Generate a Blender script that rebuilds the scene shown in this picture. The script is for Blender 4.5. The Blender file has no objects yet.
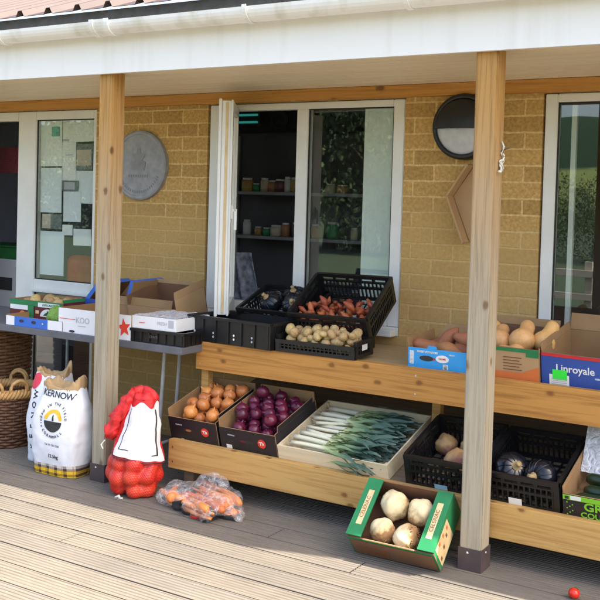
import bpy, bmesh, math, random
from mathutils import Vector, Matrix, Euler, noise
from mathutils.bvhtree import BVHTree
random.seed(11)
PI = math.pi
R = math.radians
S = bpy.context.scene
COL = S.collection

# ------------------------------------------------------------------ materials
def new_mat(name):
    m = bpy.data.materials.new(name); m.use_nodes = True
    nt = m.node_tree; b = nt.nodes['Principled BSDF']
    return m, nt, b

def nd(nt, t, **kw):
    n = nt.nodes.new(t)
    for k, v in kw.items():
        if k in n.inputs: n.inputs[k].default_value = v
        else: setattr(n, k, v)
    return n

def coords(nt, scale=(1, 1, 1), kind='Object'):
    tc = nd(nt, 'ShaderNodeTexCoord'); mp = nd(nt, 'ShaderNodeMapping')
    mp.inputs['Scale'].default_value = scale
    nt.links.new(tc.outputs[kind], mp.inputs[0])
    return mp.outputs[0]

def ramp(nt, fac, stops):
    r = nd(nt, 'ShaderNodeValToRGB'); e = r.color_ramp.elements
    while len(e) < len(stops): e.new(0.5)
    for i, (p, c) in enumerate(stops):
        e[i].position = p; e[i].color = (*c, 1)
    nt.links.new(fac, r.inputs[0]); return r.outputs[0]

def mixc(nt, fac, a, b, mode='MIX'):
    m = nd(nt, 'ShaderNodeMix', data_type='RGBA', blend_type=mode)
    for sock, v in ((m.inputs[0], fac), (m.inputs[6], a), (m.inputs[7], b)):
        if isinstance(v, (int, float)): sock.default_value = v
        elif isinstance(v, tuple): sock.default_value = (*v, 1)
        else: nt.links.new(v, sock)
    return m.outputs[2]

def maths(nt, op, a, b=0.0):
    m = nd(nt, 'ShaderNodeMath', operation=op)
    for i, v in enumerate((a, b)):
        if isinstance(v, (int, float)): m.inputs[i].default_value = v
        else: nt.links.new(v, m.inputs[i])
    return m.outputs[0]

def bump(nt, b, h, strength=.3, dist=.01):
    n = nd(nt, 'ShaderNodeBump'); n.inputs['Strength'].default_value = strength; n.inputs['Distance'].default_value = dist
    nt.links.new(h, n.inputs['Height']); nt.links.new(n.outputs[0], b.inputs['Normal'])

def plain(name, c, c2=None, scale=12, rough=.6, bmp=0, stretch=(1, 1, 1), metal=0, detail=4, lo=.3, hi=.7, spec=.5, bdist=.004, island=0):
    """two colours mottled by noise"""
    m, nt, b = new_mat(name)
    v = coords(nt, stretch)
    n = nd(nt, 'ShaderNodeTexNoise', Scale=scale, Detail=detail)
    nt.links.new(v, n.inputs['Vector'])
    c2 = c2 or tuple(x * .8 for x in c)
    col = ramp(nt, n.outputs[0], [(lo, c2), (hi, c)])
    if island:
        oi = nd(nt, 'ShaderNodeObjectInfo')
        hs = nd(nt, 'ShaderNodeHueSaturation')
        nt.links.new(maths(nt, 'ADD', maths(nt, 'MULTIPLY', oi.outputs['Random'], island), 1 - island / 2), hs.inputs['Value'])
        nt.links.new(maths(nt, 'ADD', maths(nt, 'MULTIPLY', oi.outputs['Random'], .02), .49), hs.inputs['Hue'])
        nt.links.new(col, hs.inputs['Color']); col = hs.outputs[0]
    nt.links.new(col, b.inputs['Base Color'])
    b.inputs['Roughness'].default_value = rough; b.inputs['Metallic'].default_value = metal
    b.inputs['Specular IOR Level'].default_value = spec
    if bmp: bump(nt, b, n.outputs[0], bmp, bdist)
    return m

def wood(name, light, dark, axis=0, knot=(.16, .07, .02), knots=.5, grain=1.0, rough=.65, grey=None, seed=0.0, kscale=5.0):
    """stretched grain with knots; grey = (colour, z0, z1): weathered towards the ground"""
    m, nt, b = new_mat(name)
    st = [20 * grain] * 3; st[axis] = .7
    tc = nd(nt, 'ShaderNodeTexCoord'); add = nd(nt, 'ShaderNodeVectorMath', operation='ADD')
    add.inputs[1].default_value = (seed, seed * .7, seed * 1.3); nt.links.new(tc.outputs['Object'], add.inputs[0])
    mp = nd(nt, 'ShaderNodeMapping'); mp.inputs['Scale'].default_value = st; nt.links.new(add.outputs[0], mp.inputs[0])
    n = nd(nt, 'ShaderNodeTexNoise', Scale=3.0, Detail=9, Roughness=.68, Distortion=.4); nt.links.new(mp.outputs[0], n.inputs['Vector'])
    n2 = nd(nt, 'ShaderNodeTexNoise', Scale=2.2, Detail=2); nt.links.new(add.outputs[0], n2.inputs['Vector'])
    col = ramp(nt, n.outputs[0], [(.38, dark), (.53, light)])
    col = mixc(nt, maths(nt, 'MULTIPLY', n2.outputs[0], .5), col, tuple(x * .72 for x in light))
    if knots:
        sx_ = nd(nt, 'ShaderNodeSeparateXYZ'); nt.links.new(add.outputs[0], sx_.inputs[0])
        o1, o2 = [k for k in range(3) if k != axis]
        cv = nd(nt, 'ShaderNodeCombineXYZ')
        nt.links.new(maths(nt, 'MULTIPLY', sx_.outputs[axis], kscale * .6), cv.inputs[0])
        nt.links.new(maths(nt, 'MULTIPLY', maths(nt, 'ADD', sx_.outputs[o1], sx_.outputs[o2]), kscale), cv.inputs[1])
        vo = nd(nt, 'ShaderNodeTexVoronoi', Scale=1.0, voronoi_dimensions='2D'); nt.links.new(cv.outputs[0], vo.inputs['Vector'])
        nk = nd(nt, 'ShaderNodeTexNoise', Scale=30, Detail=3); nt.links.new(add.outputs[0], nk.inputs['Vector'])
        dd = maths(nt, 'ADD', vo.outputs['Distance'], maths(nt, 'MULTIPLY', maths(nt, 'SUBTRACT', nk.outputs[0], .5), .12))
        f = ramp(nt, dd, [(.04, (1, 1, 1)), (.075, (.6, .6, .6)), (.10, (.12, .12, .12)), (.15, (0, 0, 0))])
        wn = nd(nt, 'ShaderNodeSeparateColor'); nt.links.new(vo.outputs['Color'], wn.inputs[0])
        keep = maths(nt, 'GREATER_THAN', wn.outputs[0], 1 - knots)
        col = mixc(nt, maths(nt, 'MULTIPLY', maths(nt, 'MULTIPLY', f, keep), .9), col, knot)
    if grey:
        gc, z0, z1 = grey
        sp = nd(nt, 'ShaderNodeSeparateXYZ'); nt.links.new(tc.outputs['Object'], sp.inputs[0])
        mr = nd(nt, 'ShaderNodeMapRange'); mr.inputs[1].default_value = z1; mr.inputs[2].default_value = z0
        nt.links.new(maths(nt, 'ADD', sp.outputs[2], maths(nt, 'MULTIPLY', maths(nt, 'SUBTRACT', n2.outputs[0], .5), .5)), mr.inputs[0])
        gcol = mixc(nt, ramp(nt, n.outputs[0], [(.36, (1, 1, 1)), (.56, (0, 0, 0))]), gc, tuple(x * .66 for x in gc))
        col = mixc(nt, maths(nt, 'MULTIPLY', mr.outputs[0], .9), col, gcol)
        if knots: col = mixc(nt, maths(nt, 'MULTIPLY', maths(nt, 'MULTIPLY', f, keep), .75), col, knot)
    nt.links.new(col, b.inputs['Base Color']); b.inputs['Roughness'].default_value = rough
    b.inputs['Specular IOR Level'].default_value = .3
    bump(nt, b, n.outputs[0], .25, .003)
    return m

def deck_mat():
    m, nt, b = new_mat('deck_wood')
    tc = nd(nt, 'ShaderNodeTexCoord'); sp = nd(nt, 'ShaderNodeSeparateXYZ'); nt.links.new(tc.outputs['Object'], sp.inputs[0])
    idx = maths(nt, 'FLOOR', maths(nt, 'DIVIDE', sp.outputs[1], .1425))
    wn = nd(nt, 'ShaderNodeTexWhiteNoise', noise_dimensions='1D'); nt.links.new(idx, wn.inputs['W'])
    mp = nd(nt, 'ShaderNodeMapping'); mp.inputs['Scale'].default_value = (1.6, 22, 6); nt.links.new(tc.outputs['Object'], mp.inputs[0])
    n = nd(nt, 'ShaderNodeTexNoise', Scale=3, Detail=7, Roughness=.65); nt.links.new(mp.outputs[0], n.inputs['Vector'])
    n2 = nd(nt, 'ShaderNodeTexNoise', Scale=1.6, Detail=5, Roughness=.6); nt.links.new(tc.outputs['Object'], n2.inputs['Vector'])
    n3 = nd(nt, 'ShaderNodeTexNoise', Scale=45, Detail=3, Roughness=.6); nt.links.new(tc.outputs['Object'], n3.inputs['Vector'])
    col = ramp(nt, n.outputs[0], [(.28, (.125, .102, .077)), (.5, (.185, .155, .12)), (.74, (.235, .20, .158))])
    col = mixc(nt, maths(nt, 'MULTIPLY', wn.outputs[0], .5), col, (.15, .135, .115))
    col = mixc(nt, ramp(nt, n2.outputs[0], [(.42, (0, 0, 0)), (.72, (.55, .55, .55))]), col, (.105, .092, .078))
    col = mixc(nt, ramp(nt, n3.outputs[0], [(.62, (0, 0, 0)), (.75, (.5, .5, .5))]), col, (.085, .07, .052))
    nt.links.new(col, b.inputs['Base Color']); b.inputs['Roughness'].default_value = .75
    b.inputs['Specular IOR Level'].default_value = .25
    bump(nt, b, n.outputs[0], .3, .002)
    return m

def brick_mat():
    m, nt, b = new_mat('brick')
    tc = nd(nt, 'ShaderNodeTexCoord'); sp = nd(nt, 'ShaderNodeSeparateXYZ'); nt.links.new(tc.outputs['Object'], sp.inputs[0])
    nw = nd(nt, 'ShaderNodeTexNoise', Scale=14, Detail=3); nt.links.new(tc.outputs['Object'], nw.inputs['Vector'])
    wob = maths(nt, 'MULTIPLY', maths(nt, 'SUBTRACT', nw.outputs[0], .5), .010)
    cb = nd(nt, 'ShaderNodeCombineXYZ')
    nt.links.new(maths(nt, 'ADD', sp.outputs[0], wob), cb.inputs[0]); nt.links.new(maths(nt, 'ADD', maths(nt, 'ADD', sp.outputs[2], .0403), wob), cb.inputs[1])
    br = nd(nt, 'ShaderNodeTexBrick', Scale=1.0)
    br.inputs['Brick Width'].default_value = .245; br.inputs['Row Height'].default_value = .0838
    br.inputs['Mortar Size'].default_value = .0065; br.inputs['Mortar Smooth'].default_value = .35
    br.inputs['Color1'].default_value = (.53, .33, .118, 1); br.inputs['Color2'].default_value = (.40, .245, .085, 1)
    br.inputs['Mortar'].default_value = (.66, .455, .20, 1); br.inputs['Bias'].default_value = -.1
    nt.links.new(cb.outputs[0], br.inputs['Vector'])
    n = nd(nt, 'ShaderNodeTexNoise', Scale=55, Detail=6, Roughness=.7); nt.links.new(tc.outputs['Object'], n.inputs['Vector'])
    n2 = nd(nt, 'ShaderNodeTexNoise', Scale=2.2, Detail=4); nt.links.new(tc.outputs['Object'], n2.inputs['Vector'])
    col = mixc(nt, .55, br.outputs[0], ramp(nt, n.outputs[0], [(.28, (.16, .16, .16)), (.7, (.86, .86, .86))]), 'OVERLAY')
    # the lower courses wear a worn buff render that hides most of the joints
    mr = nd(nt, 'ShaderNodeMapRange'); mr.inputs[1].default_value = 1.53; mr.inputs[2].default_value = 1.38
    nt.links.new(maths(nt, 'ADD', sp.outputs[2], maths(nt, 'MULTIPLY', maths(nt, 'SUBTRACT', n2.outputs[0], .5), .5)), mr.inputs[0])
    buff = ramp(nt, n2.outputs[0], [(.3, (.46, .295, .11)), (.7, (.56, .375, .155))])
    col = mixc(nt, maths(nt, 'MULTIPLY', mr.outputs[0], .6), col, buff)
    spots = ramp(nt, n.outputs[0], [(.70, (0, 0, 0)), (.80, (.5, .5, .5))])
    col = mixc(nt, spots, col, (.66, .52, .32))
    nt.links.new(col, b.inputs['Base Color']); b.inputs['Roughness'].default_value = .9; b.inputs['Specular IOR Level'].default_value = .15
    h = maths(nt, 'ADD', maths(nt, 'MULTIPLY', br.outputs['Fac'], -.7), maths(nt, 'MULTIPLY', n.outputs[0], .45))
    bump(nt, b, h, .55, .007)
    return m

def glass_mat(name='window_glass', boost=.035, tint=(.96, .985, .975)):
    m, nt, b = new_mat(name); nt.nodes.remove(b)
    out = nt.nodes['Material Output']
    t = nd(nt, 'ShaderNodeBsdfTransparent'); t.inputs[0].default_value = (*tint, 1)
    g = nd(nt, 'ShaderNodeBsdfGlossy'); g.inputs['Roughness'].default_value = .012
    g.inputs[0].default_value = (.95, .98, 1, 1)
    f = nd(nt, 'ShaderNodeFresnel', IOR=1.5)
    ge = nd(nt, 'ShaderNodeNewGeometry'); nt.links.new(maths(nt, 'SUBTRACT', 1.5, maths(nt, 'MULTIPLY', ge.outputs['Backfacing'], 1.5 - 1 / 1.5)), f.inputs['IOR'])
    tc = nd(nt, 'ShaderNodeTexCoord'); n = nd(nt, 'ShaderNodeTexNoise', Scale=2.5, Detail=1); nt.links.new(tc.outputs['Object'], n.inputs['Vector'])
    bp = nd(nt, 'ShaderNodeBump'); bp.inputs['Strength'].default_value = .02; bp.inputs['Distance'].default_value = .02
    nt.links.new(n.outputs[0], bp.inputs['Height']); nt.links.new(bp.outputs[0], g.inputs['Normal'])
    fac = maths(nt, 'ADD', maths(nt, 'MULTIPLY', f.outputs[0], 1.45), boost)
    mx = nd(nt, 'ShaderNodeMixShader'); nt.links.new(fac, mx.inputs[0]); nt.links.new(t.outputs[0], mx.inputs[1]); nt.links.new(g.outputs[0], mx.inputs[2])
    nt.links.new(mx.outputs[0], out.inputs[0]); return m

def film_mat(name, alpha=.3, col=(.9, .92, .93)):
    m, nt, b = new_mat(name); out = nt.nodes['Material Output']
    b.inputs['Base Color'].default_value = (*col, 1); b.inputs['Roughness'].default_value = .12; b.inputs['Specular IOR Level'].default_value = 1.0
    t = nd(nt, 'ShaderNodeBsdfTransparent'); t.inputs[0].default_value = (.98, .97, .96, 1)
    v = coords(nt); n = nd(nt, 'ShaderNodeTexNoise', Scale=22, Detail=3, Distortion=.6); nt.links.new(v, n.inputs['Vector'])
    cr = maths(nt, 'ABSOLUTE', maths(nt, 'SUBTRACT', n.outputs[0], .5))
    bump(nt, b, cr, 1.0, .03)
    crease = ramp(nt, cr, [(.0, (1, 1, 1)), (.035, (.25, .25, .25)), (.12, (0, 0, 0))])
    f = maths(nt, 'ADD', maths(nt, 'MULTIPLY', crease, .26), alpha)
    mx = nd(nt, 'ShaderNodeMixShader'); nt.links.new(f, mx.inputs[0]); nt.links.new(t.outputs[0], mx.inputs[1]); nt.links.new(b.outputs[0], mx.inputs[2])
    nt.links.new(mx.outputs[0], out.inputs[0]); return m

def axis_mat(name, stops, axis=0, rough=.5, noise_s=20, noise_amt=.1, stretch=(1, 1, 1), spec=.5, bmp=.2):
    """a colour that runs along the object's own axis, as a leek runs from white to green"""
    m, nt, b = new_mat(name)
    tc = nd(nt, 'ShaderNodeTexCoord'); sp = nd(nt, 'ShaderNodeSeparateXYZ'); nt.links.new(tc.outputs['Object'], sp.inputs[0])
    mp = nd(nt, 'ShaderNodeMapping'); mp.inputs['Scale'].default_value = stretch; nt.links.new(tc.outputs['Object'], mp.inputs[0])
    n = nd(nt, 'ShaderNodeTexNoise', Scale=noise_s, Detail=5); nt.links.new(mp.outputs[0], n.inputs['Vector'])
    f = maths(nt, 'ADD', sp.outputs[axis], maths(nt, 'MULTIPLY', maths(nt, 'SUBTRACT', n.outputs[0], .5), noise_amt))
    nt.links.new(ramp(nt, f, stops), b.inputs['Base Color']); b.inputs['Roughness'].default_value = rough; b.inputs['Specular IOR Level'].default_value = spec
    if bmp: bump(nt, b, n.outputs[0], bmp, .003)
    return m

M = {}
M['white_pvc'] = plain('white_pvc', (.80, .80, .77), (.73, .73, .69), 5, .35)
M['fascia'] = plain('fascia_white', (.88, .865, .84), (.81, .795, .755), 5, .4, stretch=(2.2, 1, .25), detail=7, lo=.28, hi=.48)
M['gutter'] = plain('gutter_white', (.84, .84, .81), (.66, .65, .57), 6, .35, stretch=(1.5, 1, .6), detail=7, lo=.3, hi=.5)
M['soffit'] = plain('soffit_boards', (.90, .79, .58), (.82, .70, .50), 4, .5, stretch=(.3, 6, 1))
M['roof'] = plain('roof_sheet', (.066, .042, .034), (.048, .03, .025), 6, .6, stretch=(1, .5, 1))
M['roof_dark'] = plain('eaves_filler', (.05, .05, .05), (.03, .03, .03), 20, .8)
M['beam'] = wood('beam_wood', (.56, .27, .065), (.42, .185, .04), 0, knots=.3, seed=3)
M['post_a'] = wood('post_wood', (.52, .29, .09), (.34, .17, .045), 2, knots=.35, grey=((.40, .365, .28), 1.05, 2.0), seed=1, kscale=7)
M['post_b'] = wood('post_wood', (.52, .29, .09), (.33, .165, .045), 2, knots=.35, grey=((.40, .365, .28), 1.0, 1.95), seed=8.3, kscale=7)
M['shoe'] = plain('post_shoe', (.085, .06, .06), (.06, .045, .045), 12, .5)
M['steel'] = plain('screw_steel', (.7, .7, .68), None, 30, .3, metal=1)
M['plank_top'] = wood('shelf_plank', (.55, .265, .065), (.35, .15, .035), 0, knots=.6, seed=2.2, knot=(.2, .08, .02), kscale=7.5)
M['plank_low'] = wood('shelf_plank', (.58, .35, .115), (.42, .22, .065), 0, knots=.6, seed=5.1, knot=(.2, .085, .02), kscale=7.5)
M['shelf_board'] = wood('shelf_board', (.52, .37, .19), (.42, .28, .13), 0, knots=.2, seed=7)
M['shelf_dark'] = wood('shelf_board_dark', (.22, .17, .11), (.15, .11, .07), 0, knots=.2, seed=4)
M['tray_wood'] = wood('tray_wood', (.78, .66, .44), (.68, .54, .33), 0, knots=0, seed=9)
M['deck'] = deck_mat()
M['brick'] = brick_mat()
M['glass'] = glass_mat()
M['glass_thin'] = glass_mat('casement_glass', 0.0)
M['black_plastic'] = plain('black_plastic', (.011, .011, .012), (.007, .007, .008), 25, .38)
M['dark_plastic'] = plain('dark_plastic', (.03, .03, .033), (.02, .02, .022), 25, .45)
M['black_card'] = plain('black_card', (.020, .017, .021), (.013, .011, .014), 10, .5)
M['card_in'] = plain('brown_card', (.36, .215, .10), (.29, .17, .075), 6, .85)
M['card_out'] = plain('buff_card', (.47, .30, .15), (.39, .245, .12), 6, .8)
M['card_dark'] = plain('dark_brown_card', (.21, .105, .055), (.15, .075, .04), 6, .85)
M['white_card'] = plain('white_card', (.80, .81, .83), (.73, .74, .77), 7, .6)
M['blue_card'] = plain('blue_card', (.03, .085, .36), (.022, .065, .30), 8, .5)
M['bright_blue'] = plain('bright_blue', (.04, .16, .62), (.03, .13, .52), 8, .5)
M['sky_blue'] = plain('sky_blue_card', (.035, .36, .78), (.03, .31, .70), 8, .5)
M['green_card'] = plain('green_card', (.02, .215, .075), (.015, .17, .055), 9, .5)
M['maroon'] = plain('maroon_print', (.14, .02, .025), (.10, .015, .02), 9, .5)
M['red'] = plain('red_print', (.62, .025, .025), (.5, .02, .02), 9, .5)
M['star_red'] = plain('star_red', (.78, .05, .02), (.68, .04, .02), 9, .5)
M['orange'] = plain('orange_print', (.66, .17, .04), (.55, .15, .045), 9, .6)
M['lime'] = plain('lime_print', (.25, .62, .03), (.2, .52, .03), 9, .5)
M['neon_green'] = plain('neon_green_label', (.03, .85, .06), (.03, .75, .05), 9, .6)
M['yellow'] = plain('yellow_print', (.80, .50, .02), (.7, .42, .02), 9, .5)
M['ink'] = plain('black_ink', (.02, .02, .02), (.03, .03, .03), 9, .6)
M['grey_ink'] = plain('grey_ink', (.42, .43, .47), (.5, .5, .55), 9, .6)
M['white_ink'] = plain('white_ink', (.82, .82, .80), (.74, .74, .72), 9, .5)
M['brown_ink'] = plain('brown_ink', (.22, .09, .04), (.16, .07, .03), 9, .6)
M['cream'] = plain('cream_print', (.72, .55, .30), (.60, .43, .21), 20, .6)
M['grey_table'] = plain('table_top', (.13, .135, .155), (.10, .105, .12), 10, .5)
M['tube'] = plain('pale_steel_tube', (.80, .79, .74), None, 20, .35)
M['sack'] = plain('white_paper_sack', (.80, .81, .85), (.70, .72, .77), 9, .55, bmp=.6, bdist=.012)
M['kraft'] = plain('kraft_paper', (.50, .34, .17), (.38, .25, .12), 14, .8, bmp=.7, bdist=.012)
M['wicker_dark'] = plain('dark_wicker', (.15, .068, .034), (.085, .038, .02), 40, .6)
M['wicker_mid'] = plain('brown_wicker', (.27, .14, .065), (.17, .085, .04), 40, .6)
M['wicker_light'] = plain('light_wicker', (.60, .36, .14), (.42, .23, .08), 40, .6)
M['brown_onion'] = plain('brown_onion_skin', (.68, .29, .08), (.44, .135, .03), 5, .35, stretch=(3, 3, .6), island=.5)
M['red_onion'] = plain('red_onion_skin', (.16, .016, .05), (.07, .006, .022), 5, .3, stretch=(3, 3, .6), island=.6)
M['butternut'] = plain('butternut_skin', (.74, .43, .17), (.66, .35, .12), 6, .45, island=.2)
M['sweet_potato'] = plain('sweet_potato_skin', (.42, .17, .075), (.30, .11, .05), 14, .7, bmp=.4, island=.3)
M['potato'] = plain('new_potato_skin', (.60, .44, .20), (.38, .24, .09), 3.5, .65, bmp=.3, island=.35)
M['celeriac'] = axis_mat('celeriac_skin', [(.0, (.32, .18, .075)), (.18, (.52, .36, .17)), (.40, (.62, .48, .26)), (.75, (.70, .58, .35))], 2, .85, 3.2, 1.5)
M['root_hair'] = plain('celeriac_roots', (.34, .17, .07), (.22, .10, .04), 40, .9)
M['squash'] = plain('dark_squash_skin', (.009, .011, .019), (.006, .007, .010), 7, .2)
M['squash_rib'] = plain('pale_squash_stripe', (.035, .042, .06), (.014, .017, .026), 30, .25)
M['stem'] = plain('squash_stem', (.50, .36, .17), (.34, .23, .10), 30, .8)
M['swede'] = axis_mat('swede_skin', [(.0, (.40, .24, .10)), (.40, (.25, .12, .07)), (.8, (.12, .05, .065))], 2, .6, 3, .5)
M['carrot'] = plain('carrot_skin', (.80, .27, .075), (.66, .18, .04), 14, .5, stretch=(6, 1, 1), island=.3)
M['chilli'] = plain('red_root_skin', (.46, .115, .035), (.26, .05, .02), 14, .45, island=.7)
M['courgette'] = plain('courgette_skin', (.018, .04, .014), (.010, .022, .008), 16, .3)
M['melon'] = plain('green_cabbage', (.22, .40, .06), (.12, .27, .04), 9, .5, bmp=.5, bdist=.01)
M['tomato'] = plain('tomato_skin', (.68, .03, .015), (.58, .02, .012), 6, .2)
M['leaf_green'] = plain('tomato_calyx', (.05, .16, .02), None, 30, .6)
M['leek'] = axis_mat('leek_stalk', [(.02, (.74, .68, .50)), (.16, (.80, .79, .58)), (.26, (.52, .58, .26)), (.34, (.20, .30, .12))], 0, .35, 12, .10, (1, 8, 8))
M['leek_leaf'] = axis_mat('leek_leaf', [(.19, (.54, .58, .27)), (.27, (.22, .32, .14)), (.36, (.085, .155, .105)), (.46, (.07, .13, .10)), (.53, (.30, .33, .26))], 0, .5, 14, .08, (1, 10, 10))
M['leek_root'] = plain('leek_roots', (.62, .52, .35), None, 40, .8)
M['net'] = None
M['knot_red'] = plain('red_mesh_cloth', (.70, .025, .025), (.5, .015, .018), 60, .6, bmp=.5)
M['film'] = film_mat('clear_film', .10)
M['film_lid'] = film_mat('clear_film_lining', .6, (.85, .87, .9))
M['plaque'] = plain('plaque_stone', (.34, .35, .37), (.24, .25, .27), 22, .7, bmp=.4, detail=8)
M['plaque_mark'] = plain('plaque_mark', (.21, .215, .23), (.26, .265, .28), 22, .7)
M['lamp_black'] = plain('lamp_black', (.010, .010, .011), (.014, .014, .015), 20, .35)
M['lamp_glass'] = plain('lamp_diffuser', (.55, .56, .60), (.45, .46, .50), 26, .45, bmp=.5)
M['twine'] = plain('white_twine', (.78, .76, .68), None, 60, .8)
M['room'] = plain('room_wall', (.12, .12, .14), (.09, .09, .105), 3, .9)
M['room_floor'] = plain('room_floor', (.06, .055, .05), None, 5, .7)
M['shelf_grey'] = plain('metal_shelf', (.34, .34, .38), None, 9, .5)
M['blind'] = plain('blind_cloth', (.80, .84, .78), (.72, .77, .70), 5, .8, stretch=(1, 1, .4))
M['paper'] = plain('notice_paper', (.86, .86, .82), (.80, .80, .77), 5, .8)
M['paper_b'] = plain('notice_paper_blue', (.80, .83, .85), (.74, .78, .80), 5, .8)
M['photo'] = plain('notice_photo', (.22, .24, .23), (.10, .12, .12), 24, .6)
M['photo_tan'] = plain('notice_photo_tan', (.52, .42, .34), (.62, .52, .42), 10, .6)
M['teal'] = plain('teal_print', (.12, .45, .36), None, 20, .6)
M['appliance'] = plain('grey_appliance', (.62, .63, .66), (.55, .56, .6), 5, .4)
M['dark_red'] = plain('dark_red_cloth', (.20, .035, .05), (.12, .02, .03), 30, .8, stretch=(1, 1, 6))
M['crate_green'] = plain('green_crate', (.015, .16, .03), None, 12, .5)
M['chair_red'] = plain('red_chair', (.85, .13, .06), None, 8, .5)
M['lawn'] = plain('lawn_grass', (.030, .052, .012), (.02, .036, .008), 1.2, .9, detail=8)
def hill_mat():
    m, nt, b = new_mat('hill_field'); tc = nd(nt, 'ShaderNodeTexCoord'); sp = nd(nt, 'ShaderNodeSeparateXYZ'); nt.links.new(tc.outputs['Object'], sp.inputs[0])
    n = nd(nt, 'ShaderNodeTexNoise', Scale=.03, Detail=6); nt.links.new(tc.outputs['Object'], n.inputs['Vector'])
    f = maths(nt, 'ADD', sp.outputs[2], maths(nt, 'MULTIPLY', maths(nt, 'SUBTRACT', n.outputs[0], .5), 9))
    col = ramp(nt, maths(nt, 'DIVIDE', f, 24), [(.02, (.04, .07, .02)), (.06, (.13, .15, .045)), (.24, (.12, .15, .045)), (.29, (.012, .028, .012)), (.9, (.02, .04, .018))])
    nt.links.new(col, b.inputs['Base Color']); b.inputs['Roughness'].default_value = .95; b.inputs['Specular IOR Level'].default_value = .1; return m
M['hill'] = hill_mat()
M['bark'] = plain('bark', (.10, .07, .045), (.06, .04, .03), 10, .9)
M['leaves_a'] = plain('tree_leaves', (.032, .062, .016), (.018, .038, .010), 1.5, .7)
M['leaves_b'] = plain('tree_leaves', (.055, .085, .02), (.03, .05, .014), 1.5, .7)
M['fence_wood'] = wood('fence_wood', (.50, .44, .34), (.40, .34, .26), 0, knots=.1)

def net_mat():
    m, nt, b = new_mat('red_net'); v = coords(nt, (1, 1, 1))
    w1 = nd(nt, 'ShaderNodeTexWave', Scale=38, wave_type='BANDS', bands_direction='DIAGONAL'); nt.links.new(v, w1.inputs['Vector'])
    mp = nd(nt, 'ShaderNodeMapping'); mp.inputs['Rotation'].default_value = (0, PI / 2, .3); nt.links.new(v, mp.inputs[0])
    w2 = nd(nt, 'ShaderNodeTexWave', Scale=38, wave_type='BANDS', bands_direction='DIAGONAL'); nt.links.new(mp.outputs[0], w2.inputs['Vector'])
    mx = maths(nt, 'MAXIMUM', w1.outputs[0], w2.outputs[0])
    n = nd(nt, 'ShaderNodeTexNoise', Scale=9, Detail=3); nt.links.new(v, n.inputs['Vector'])
    base = ramp(nt, n.outputs[0], [(.35, (.40, .022, .012)), (.68, (.66, .10, .035))])
    col = mixc(nt, ramp(nt, mx, [(.80, (0, 0, 0)), (.95, (1, 1, 1))]), base, (.74, .02, .02))
    nt.links.new(col, b.inputs['Base Color']); b.inputs['Roughness'].default_value = .4
    bump(nt, b, mx, .4, .003); return m
M['net'] = net_mat()

# ------------------------------------------------------------------ mesh helpers
def link(name, me, m=None, parent=None):
    o = bpy.data.objects.new(name, me); COL.objects.link(o)
    if m is not None:
        for x in (m if isinstance(m, (list, tuple)) else [m]): me.materials.append(x)
    if parent is not None: o.parent = parent
    return o

def fin(bm, name, m=None, parent=None, smooth=False, bev=0):
    if bev: bmesh.ops.bevel(bm, geom=bm.edges[:], offset=bev, segments=2, affect='EDGES', profile=.6)
    bmesh.ops.recalc_face_normals(bm, faces=bm.faces[:])
    me = bpy.data.meshes.new(name); bm.to_mesh(me); bm.free()
    if smooth:
        for p in me.polygons: p.use_smooth = True
    return link(name, me, m, parent)

def bx(bm, x0, x1, y0, y1, z0, z1, mi=0, mtx=None):
    vs = [bm.verts.new((x, y, z)) for z in (z0, z1) for y in (y0, y1) for x in (x0, x1)]
    fs = [(0, 2, 3, 1), (4, 5, 7, 6), (0, 1, 5, 4), (2, 6, 7, 3), (0, 4, 6, 2), (1, 3, 7, 5)]
    for f in fs:
        q = bm.faces.new([vs[i] for i in f]); q.material_index = mi
    if mtx is not None: bmesh.ops.transform(bm, matrix=mtx, verts=vs)
    return vs

def box(name, x0, x1, y0, y1, z0, z1, m, parent=None, bev=0):
    bm = bmesh.new(); bx(bm, x0, x1, y0, y1, z0, z1); return fin(bm, name, m, parent, bev=bev)

def tube(bm, pts, r, seg=8, closed=False, cap=True):
    pts = [Vector(p) for p in pts]; n = len(pts); rings = []
    rr = r if isinstance(r, (list, tuple)) else [r] * n
    up = Vector((0, 0, 1))
    for i, p in enumerate(pts):
        a = pts[(i - 1) % n] if (closed or i > 0) else p; c = pts[(i + 1) % n] if (closed or i < n - 1) else p
        t = (c - a).normalized()
        ref = up if abs(t.dot(up)) < .95 else Vector((1, 0, 0))
        u = t.cross(ref).normalized(); w = u.cross(t)
        rings.append([bm.verts.new(p + rr[i] * (math.cos(2 * PI * k / seg) * u + math.sin(2 * PI * k / seg) * w)) for k in range(seg)])
    for i in range(n if closed else n - 1):
        A, B = rings[i], rings[(i + 1) % n]
        for k in range(seg): bm.faces.new((A[k], A[(k + 1) % seg], B[(k + 1) % seg], B[k]))
    if cap and not closed:
        bm.faces.new(rings[0][::-1]); bm.faces.new(rings[-1])

def lathe(bm, prof, seg=24):
    rings = []
    for r, z in prof:
        if r < 1e-5: rings.append([bm.verts.new((0, 0, z))])
        else: rings.append([bm.verts.new((r * math.cos(2 * PI * k / seg), r * math.sin(2 * PI * k / seg), z)) for k in range(seg)])
    for A, B in zip(rings, rings[1:]):
        for k in range(seg):
            k2 = (k + 1) % seg
            if len(A) == 1 and len(B) == 1: continue
            if len(A) == 1: bm.faces.new((A[0], B[k2], B[k]))
            elif len(B) == 1: bm.faces.new((A[k], A[k2], B[0]))
            else: bm.faces.new((A[k], A[k2], B[k2], B[k]))

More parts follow.
